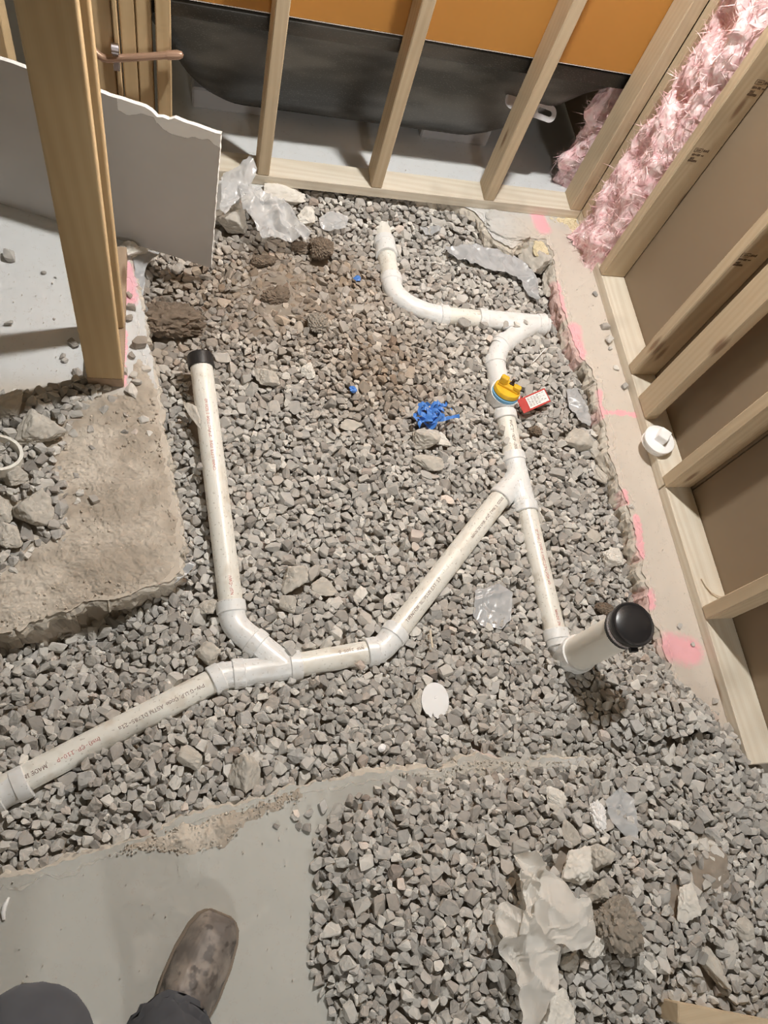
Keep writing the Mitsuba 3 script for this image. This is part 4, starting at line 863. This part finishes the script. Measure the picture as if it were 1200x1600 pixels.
put('slab_crumbs', cat([crumbs(RIDGE, 420, 0.0014, 0.004, 5), crumbs(RIDGE2, 500, 0.0016, 0.006, 15), crumbs(region([(0, 1380), (200, 1345), (400, 1300), (490, 1260), (480, 1590), (380, 1600), (0, 1600)]), 160, 0.0008, 0.0026, 6), crumbs(region([(0, 400), (110, 390), (120, 590), (0, 600)]), 60, 0.0008, 0.0028, 7),
                        crumbs(region([(880, 380), (900, 340), (1150, 1150), (1100, 1110), (1040, 980), (950, 640)]), 120, 0.0008, 0.0025, 8), crumbs(region([(440, 250), (880, 300), (890, 310), (440, 262)]).buffer(0.03), 60, 0.001, 0.003, 9)]), 'chunk')
labels['sawdust'] = {'label': 'yellow sawdust in the far right corner by the plates', 'category': 'sawdust', 'kind': 'stuff'}
put('sawdust', cat([dust_patch(region([(858, 340), (903, 334), (906, 356), (898, 372), (886, 352)]), 0.012, 9, step=0.003), crumbs(region([(850, 340), (903, 334), (906, 360), (890, 360)]), 160, 0.001, 0.003, 12)]), 'sawdust_look')
cS = CHUNK_POS['rough concrete lump topped with sawdust at the far right corner']
put(thing('sawdust_clump', 'yellow sawdust clump on the rough concrete lump', 'sawdust'), xform(rock((0.06, 0.10, 0.02), 77, 4, 0.25, 20, 5, 6), t=cS + (0.0, 0.005, 0.034)), 'sawdust_look', True)

# ------------------------------------------------------------------ plastic film, offcuts and small litter
def film(outline_px, z0, amp, seed, step=0.006, lift=None, freq=14, sharp=True, curl=0.0):
    """A crumpled sheet over the outline: creases from ridged noise; lift(x, y) adds height."""
    poly = ragged(Polygon([tuple(at(x, y, z0)[:2]) for x, y in outline_px]).buffer(0), 0.004, seed)
    x0, y0, x1, y1 = poly.bounds; X, Y = np.meshgrid(np.arange(x0 - step, x1 + 2 * step, step), np.arange(y0 - step, y1 + 2 * step, step), indexing='ij')
    m = clipped(X, Y, X * 0, poly, shapely.contains_xy(poly, X, Y)); v = m.vertices.copy(); q = v * [1, 1, 0]
    def rid(f, sd, ang):
        c_, s_ = math.cos(ang), math.sin(ang); w_ = (meshkit.fbm(q * f * 0.7, 2, sd + 40) - 0.5) * 2.2
        k_ = np.stack([(q[:, 0] * c_ + q[:, 1] * s_) * f + w_, (q[:, 1] * c_ - q[:, 0] * s_) * f * 0.28, q[:, 2] + sd], 1)
        return 1 - 2 * np.abs(2 * meshkit.noise(k_, sd) - 1)
    z_ = amp * (0.9 * rid(freq * 1.3, seed, 0.5 + seed) + 0.5 * rid(freq * 2.6, seed + 1, 2.0 + seed) + 0.25 * rid(freq * 6, seed + 2, 1.0 + seed))
    dd = shapely.distance(poly.exterior, shapely.points(v[:, 0], v[:, 1])); z_ = z_ + curl * np.exp(-dd / 0.012) * (meshkit.noise(q * 26, seed + 9) * 2.6 - 0.6)
    v[:, 2] = z0 + z_ + (lift(v[:, 0], v[:, 1]) if lift else 0)
    v[:, 0] += amp * 0.8 * (meshkit.noise(q * freq, seed + 4) - 0.5); v[:, 1] += amp * 0.8 * (meshkit.noise(q * freq, seed + 5) - 0.5)
    m.vertices = v; return m
def lift_at(px, py, r, a):
    c = at(px, py); return lambda X, Y: a * np.exp(-((X - c[0])**2 + (Y - c[1])**2) / (2 * r * r))
def lifts(*fs): return lambda X, Y: sum(f(X, Y) for f in fs)
t = thing('plastic_film', 'crumpled clear plastic film over the rubble right of the drywall offcut', 'plastic')
part(t, 'upright_flap', film([(350, 272), (394, 257), (403, 272), (378, 308), (352, 338), (345, 330)], 0.05, 0.012, 2, 0.004, lift_at(395, 262, 0.05, 0.05)), 'poly_film', 40)
part(t, 'crumpled_sheet', film([(372, 300), (400, 300), (420, 318), (450, 322), (470, 350), (490, 366), (478, 374), (410, 380), (398, 356), (378, 330)], 0.03, 0.016, 3, 0.004, lift_at(400, 320, 0.06, 0.03)), 'poly_film', 40)
for lab, out, z, a, mat, sd in (
    ('small wrinkled plastic film beside the white concrete lump under the far plate', [(497, 343), (520, 333), (545, 342), (540, 358), (515, 362), (500, 356)], -0.03, 0.010, 'poly_film', 4),
    ('small grey plastic film near the buried pipe end', [(655, 356), (690, 350), (698, 356), (676, 368), (664, 366)], -0.04, 0.008, 'grey_film', 5),
    ('grey plastic vapour sheet strip along the far right slab edge', [(694, 386), (740, 384), (775, 392), (815, 410), (840, 436), (843, 470), (828, 462), (805, 432), (770, 424), (735, 412), (700, 398)], -0.035, 0.010, 'grey_film', 6),
    ('grey plastic vapour sheet scrap between the red tag and the slab edge', [(884, 612), (903, 606), (918, 640), (922, 668), (905, 664), (890, 640)], -0.035, 0.010, 'grey_film', 7),
    ('grey plastic vapour sheet edge beside the left bottom plate', [(208, 404), (232, 392), (250, 396), (226, 424), (224, 470), (234, 492), (221, 486), (211, 450)], -0.02, 0.010, 'grey_film', 8),
    ('clear plastic film lying right of the white lump on the near heap', [(946, 1250), (968, 1228), (990, 1250), (996, 1290), (992, 1318), (966, 1298), (952, 1284)], 0.055, 0.008, 'poly_film', 9),
    ('thin plastic film by the trench corner below the left slab', [(268, 905), (300, 878), (308, 884), (286, 902), (272, 912)], -0.02, 0.008, 'grey_film', 10),
):
    put(thing('plastic_film', lab, 'plastic'), film(out, z, a, sd, 0.004), mat, 40)
put(thing('plastic_scrap', 'flat square grey scrap of film between the diagonal and the right pipe', 'plastic'), film([(742, 922), (780, 912), (800, 926), (798, 968), (782, 984), (752, 978), (738, 960)], -0.036, 0.006, 11, 0.004), 'grey_film', 40)
t = thing('plastic_sheet', 'large crumpled milky plastic sheet on the near gravel heap', 'plastic')
part(t, 'upper_fold', film([(800, 1340), (828, 1332), (850, 1362), (872, 1376), (884, 1402), (905, 1398), (920, 1420), (926, 1462), (905, 1478), (880, 1478), (872, 1470), (836, 1462), (826, 1430), (812, 1400), (806, 1370)], 0.115, 0.018, 13, 0.004, lift_at(860, 1410, 0.05, 0.035), 10, True, 0.016), 'milky_film', 14)
part(t, 'lower_fold', film([(764, 1416), (790, 1406), (812, 1420), (838, 1460), (862, 1478), (858, 1540), (846, 1560), (830, 1600), (818, 1640), (800, 1640), (812, 1580), (802, 1530), (780, 1488), (764, 1450)], 0.100, 0.020, 14, 0.004, lifts(lift_at(790, 1440, 0.04, 0.03), lift_at(840, 1520, 0.05, 0.04)), 10, True, 0.018), 'milky_film', 14)
part(t, 'raised_crease', film([(808, 1360), (832, 1366), (838, 1400), (826, 1460), (812, 1462), (818, 1420)], 0.150, 0.018, 15, 0.003, None, 16), 'milky_film', 14)
put(thing('plastic_wad', 'small crumpled bright white wad on the near gravel heap', 'plastic'), xform(rock((0.045, 0.075, 0.035), 321, 4, 0.5, 16, 6, 5.0), t=at(936, 1276, 0.06)), 'paper_white', 30)
# blue strips
t = thing('blue_strips', 'tangle of shiny blue plastic strips beside the pale rock', 'plastic')
r = np.random.default_rng(8)
for i in range(15):
    c = at(679 + r.uniform(-20, 18), 645 + r.uniform(-12, 12), 0); L = r.uniform(0.05, 0.1); a = r.normal(0.45, 0.35); w = r.uniform(0.004, 0.009)
    def fn(u, v, c=c, L=L, a=a, w=w, i=i):
        s = (u - 0.5) * L; k = 0.012 * np.sin(u * 7 + i)
        return np.stack([c[0] + s * math.cos(a) - (k + (v - 0.5) * 2 * w) * math.sin(a), c[1] + s * math.sin(a) + (k + (v - 0.5) * 2 * w) * math.cos(a), -0.018 + 0.010 * np.sin(u * 9 + i * 2) + 0.004 * v * np.cos(u * 12) + 0.0012 * i], -1)
    part(t, 'strip', grid_mesh(fn, 22, 3), 'blue_tape', True)
for px, py, lab in ((560, 427, 'small crumpled blue scrap in the gravel below the far plastic film'), (553, 603, 'tiny blue scrap in the middle of the gravel')):
    c = at(px, py, 0); c[2] = g_at(c[0], c[1]) + 0.012
    put(thing('blue_scrap', lab, 'plastic'), xform(rock((0.026, 0.022, 0.016), px, 3, 0.5, 9, 8, 5), t=c), 'blue_tape', 30)
# white knockout disc
c = at(685, 1091, 0); c[2] = g_at(c[0], c[1]) + 0.020
pd = Point(0, 0).buffer(0.040, 32).difference(shapely.MultiPoint([(-0.028, -0.036), (-0.006, -0.043), (0.018, -0.041)]).buffer(0.0075)).difference(Polygon([(-0.022, -0.05), (-0.010, -0.026), (-0.002, -0.05)]))
Rd = Rot.from_euler('xyz', [10, 4, 0.3], degrees=True).as_matrix()
t = thing('white_disc', 'white plastic knockout disc with a chipped rim lying on the gravel', 'disc')
part(t, 'plate', xform(trimesh.creation.extrude_polygon(shapely.affinity.scale(pd, 0.92, 1.1), 0.0022, engine='earcut'), Rd, c), 'white_disc')
part(t, 'nub', xform(lathe((0.0, 0.006, 0.002), (0, 0, 1), [(0, 0.003), (0.0015, 0.0022), (0.002, 0)], 14), Rd, c), 'white_disc', 40)
c = at(599, 1167, 0); c[2] = g_at(c[0], c[1]) + 0.012
put(thing('plastic_bit', 'tiny white plastic bit below the white disc', 'plastic'), xform(rock((0.022, 0.020, 0.012), 61, 3, 0.2, 12, 8), t=c), 'white_disc', True)
# pale ring on the left slab
t = thing('pipe_ring', 'pale cut ring of pipe lying on the rubble at the left edge', 'ring')
rc = at(-6, 712, 0.045)
part(t, 'ring', xform(lathe((0, 0, -0.014), (0, 0, 1), [(0, 0.050), (0, 0.058), (0.028, 0.058), (0.028, 0.050), (0, 0.050)], 48), Rot.from_euler('xyz', [-14, 12, 0], degrees=True).as_matrix(), rc), 'pipe_plastic', 40)
# twine on the plate, white shard, pale stick
put(thing('twine', 'short end of pale twine on the right bottom plate by the nearest stud', 'string'), sweep(np.vstack([at(1096, 904, ZP + 0.004), at(1103, 916, ZP + 0.004), at(1112, 926, ZP + 0.006), at(1124, 932, ZP + 0.008), at(1136, 931, ZP + 0.016)]), 0.0022, 8), 'twine_look', True)
put(thing('plastic_shard', 'curved white plastic shard on the near slab at the left edge', 'plastic'), sweep(np.vstack([at(14, 1402, 0.004), at(8, 1414, 0.006), at(5, 1426, 0.005), at(6, 1437, 0.003)]), [0.002, 0.0045, 0.0045, 0.003], 8), 'white_disc', True)
put(thing('wood_sliver', 'thin pale stick on the gravel near the right slab edge', 'stick'), sweep(np.vstack([at(832, 567, -0.03), at(842, 556, -0.025), at(853, 544, -0.02)]), 0.0018, 6), 'paper_white', True)
put(thing('wood_sliver', 'thin pale splinter on the gravel right of the white disc pipe', 'stick'), sweep(np.vstack([at(672, 985, -0.03), at(676, 1012, -0.028)]), 0.003, 6), 'twine_look', True)
# board in the near right corner
bA, bB = at(1060, 1566, 0.13), at(1230, 1600, 0.13)
dB = unit(bB - bA); nB = np.array([dB[1], -dB[0], 0])
Rb = np.stack([dB, -nB, [0, 0, 1]], 1)
t = thing('lumber_board', 'end of a pale board standing at the bottom right corner', 'board')
part(t, 'board', xform(box((0, -0.038, -0.089), (0.6, 0, 0), 0.003), Rb, bA), 'wood_x')

# ------------------------------------------------------------------ the person taking the picture
PERSON = thing('person', 'person in dark grey jeans and dusty brown leather boots standing on the near slab', 'person')
def sph(p, r): return m3.Manifold.sphere(r, 24).translate(list(map(float, p)))
def bones(chains):
    m = m3.Manifold()
    for ch in chains:
        for (p, r), (q, s) in zip(ch[:-1], ch[1:]): m = m + m3.Manifold.batch_hull([sph(p, r), sph(q, s)])
    return m
def smooth_body(m, edge=0.03, it=10):
    mm = m.refine_to_length(edge).to_mesh(); t_ = trimesh.Trimesh(mm.vert_properties[:, :3], mm.tri_verts, process=True)
    trimesh.smoothing.filter_taubin(t_, iterations=it); return t_
ra, la = np.array([-0.028, -0.290, 0.10]), np.array([-0.285, -0.58, 0.10])
rk, lk = np.array([-0.035, -0.40, 0.50]), np.array([-0.188, -0.190, 0.56])
rh, lh = np.array([0.03, -0.56, 0.93]), np.array([-0.15, -0.56, 0.93])
pel, che, nec, hed = np.array([-0.06, -0.57, 1.0]), np.array([-0.06, -0.56, 1.33]), np.array([-0.06, -0.54, 1.53]), np.array([-0.06, -0.48, 1.67])
hand_r, hand_l = np.array([0.07, -0.13, 1.60]), np.array([-0.09, -0.13, 1.60])
el_r, el_l = np.array([0.23, -0.40, 1.20]), np.array([-0.35, -0.40, 1.20])
skin = [[(nec, .055), (hed + (0, -.02, -.04), .075), (hed + (0, -.02, .05), .085)], [(hed + (0, .075, -.02), .016), (hed + (0, .06, .02), .012)]]
for h_, e_, s_ in ((hand_r, el_r, 1), (hand_l, el_l, -1)):
    d_ = unit(h_ - e_); pal = h_ + d_ * 0.05; skin.append([(e_ + (h_ - e_) * 0.6, .034), (h_, .028), (pal, .034)])
    for f_ in range(4):
        b_ = pal + np.array([-s_ * 0.01, 0.0, 0.028 - 0.019 * f_]); skin.append([(b_, .0095), (b_ + (-s_ * 0.015, 0.035, 0.0), .009), (b_ + (-s_ * 0.045, 0.035 - 0.004 * f_, 0.0), .008)])
    skin.append([(pal + (0, -.01, .02), .011), (pal + (-s_ * 0.02, -0.01, 0.055), .010), (pal + (-s_ * 0.045, 0.0, 0.06), .009)])
put(PERSON + '__skin', smooth_body(bones(skin), 0.014, 6), 'skin', True)
labels[PERSON + '__skin'] = {'label': 'head and hands'}
hr_ = smooth_body(bones([[(hed + (0, -.045, -.02), .082), (hed + (0, -.025, .065), .086)], [(hed + (.03, -.01, .085), .06), (hed + (-.03, -.01, .085), .06)]]), 0.014, 6)
put(PERSON + '__hair', hr_, 'ink_dark', True); labels[PERSON + '__hair'] = {'label': 'short dark hair'}
jk = [[(pel + (0, 0, .02), .15), (che, .155), (nec + (0, 0, -.08), .10)], [(nec + (0.10, -.02, -.10), .075), (np.array([0.14, -0.56, 1.44]), .065), (el_r, .052), (el_r + (hand_r - el_r) * 0.75, .042)],
      [(nec + (-0.10, -.02, -.10), .075), (np.array([-0.26, -0.56, 1.44]), .065), (el_l, .052), (el_l + (hand_l - el_l) * 0.75, .042)]]
put(PERSON + '__jacket', smooth_body(bones(jk)), 'jacket', True)
def leg(h_, k_, a_): return [(h_, .105), ((h_ + k_) / 2 + (0, .01, 0), .088), (k_, .078), ((k_ + a_) / 2 + (0, -.012, 0.02), .076), (a_ + (0, 0.004, 0.07), .072), (a_ + (0, 0.01, 0.0), .070)]
jm = smooth_body(bones([leg(rh, rk, ra), leg(lh, lk, la), [(rh + (-.03, 0, .05), .13), (lh + (.03, 0, .05), .13)]]), 0.022, 6)
vn = jm.vertex_normals; fold = np.exp(-((jm.vertices[:, 2] - 0.14) / 0.10)**2) * 0.010 * np.sin(jm.vertices[:, 2] * 150 + jm.vertices[:, 0] * 40) + 0.007 * (meshkit.fbm(jm.vertices * 14, 3, 3) - 0.5) * 2
jm.vertices = jm.vertices + vn * fold[:, None]
put(PERSON + '__jeans', jm, 'denim', True)
def boot(toe, d):
    d = unit(np.append(d, 0)); s = np.array([d[1], -d[0], 0]); L = 0.315
    st = [(0.0, .030, .022, .030), (0.012, .042, .030, .042), (0.035, .051, .040, .056), (0.08, .0575, .046, .070), (0.13, .058, .043, .086), (0.17, .052, .036, .108), (0.20, .046, .033, .14), (0.245, .043, .034, .145), (0.29, .040, .033, .13), (L - .002, .030, .026, .10)]
    rings_, sole = [], []
    for x, w1, w2, hh in st:
        c = toe - d * x; a = np.linspace(0, np.pi, 17)
        sq = lambda q: np.sign(q) * np.abs(q)**0.62
        rings_.append(np.array([c + s * (sq(math.cos(q)) * w1 * (1 - 0.30 * math.sin(q))) + np.array([0, 0, 0.022 + (hh - 0.022) * math.sin(q)**0.75]) for q in a]))
    v = np.vstack(rings_); m_ = 17; f_ = []
    for i in range(len(rings_) - 1):
        for j_ in range(m_ - 1): f_ += [[i * m_ + j_, i * m_ + j_ + 1, (i + 1) * m_ + j_ + 1], [i * m_ + j_, (i + 1) * m_ + j_ + 1, (i + 1) * m_ + j_]]
    for b0_ in (0, (len(rings_) - 1) * m_):
        v = np.vstack([v, v[b0_:b0_ + m_].mean(0)]); c_ = len(v) - 1
        f_ += [[b0_ + j_, b0_ + j_ + 1, c_] for j_ in range(m_ - 1)]
    up = trimesh.Trimesh(v, f_, process=False).subdivide().subdivide()
    xb = (toe - up.vertices) @ d; sd = (up.vertices - toe) @ s; up.vertices[:, 2] *= 1 + 0
    cr = sum(-0.0045 * np.exp(-((xb - x_ - 0.25 * sd * k_ + 0.006 * np.sin(sd * 60 + x_ * 40)) / 0.0045)**2) + 0.003 * np.exp(-((xb - x_ - 0.011 - 0.25 * sd * k_) / 0.006)**2) for x_, k_ in ((0.105, 1), (0.125, .4), (0.148, -.3), (0.166, .6)))
    up.vertices = up.vertices + up.vertex_normals * (cr * np.clip((up.vertices[:, 2] - 0.03) / 0.03, 0, 1) + 0.002 * (meshkit.fbm(up.vertices * 40, 3, 2) - 0.5) * 2)[:, None]
    # outline of the sole
    L_ = [toe - d * x + s * (w1 + 0.006) for x, w1, _, _ in st]; R_ = [toe - d * x - s * (w1 + 0.006) for x, w1, _, _ in st][::-1]
    po = Polygon([q[:2] for q in [toe + d * 0.006 + s * 0.022] + L_ + R_ + [toe + d * 0.006 - s * 0.022]]).buffer(0.01).buffer(-0.012)
    so = trimesh.creation.extrude_polygon(po, 0.02, engine='earcut'); so.vertices[:, 2] += 0.001
    we = trimesh.creation.extrude_polygon(po.buffer(-0.001).difference(po.buffer(-0.008)), 0.005, engine='earcut'); we.vertices[:, 2] += 0.0205
    return up, so, we
for toe, d, nm in ((np.array([0.074, -0.098, 0]), (0.46, 0.89), 'right'), (la * [1, 1, 0] + (-0.05, 0.25, 0), (-0.2, 0.97), 'left')):
    up, so, we = boot(toe, d); k = part(PERSON, 'boot', up, 'boot_leather', True, 'dusty brown square-toed leather boot'); part(k, 'sole', so, 'boot_sole'); part(k, 'welt', we, 'boot_sole')
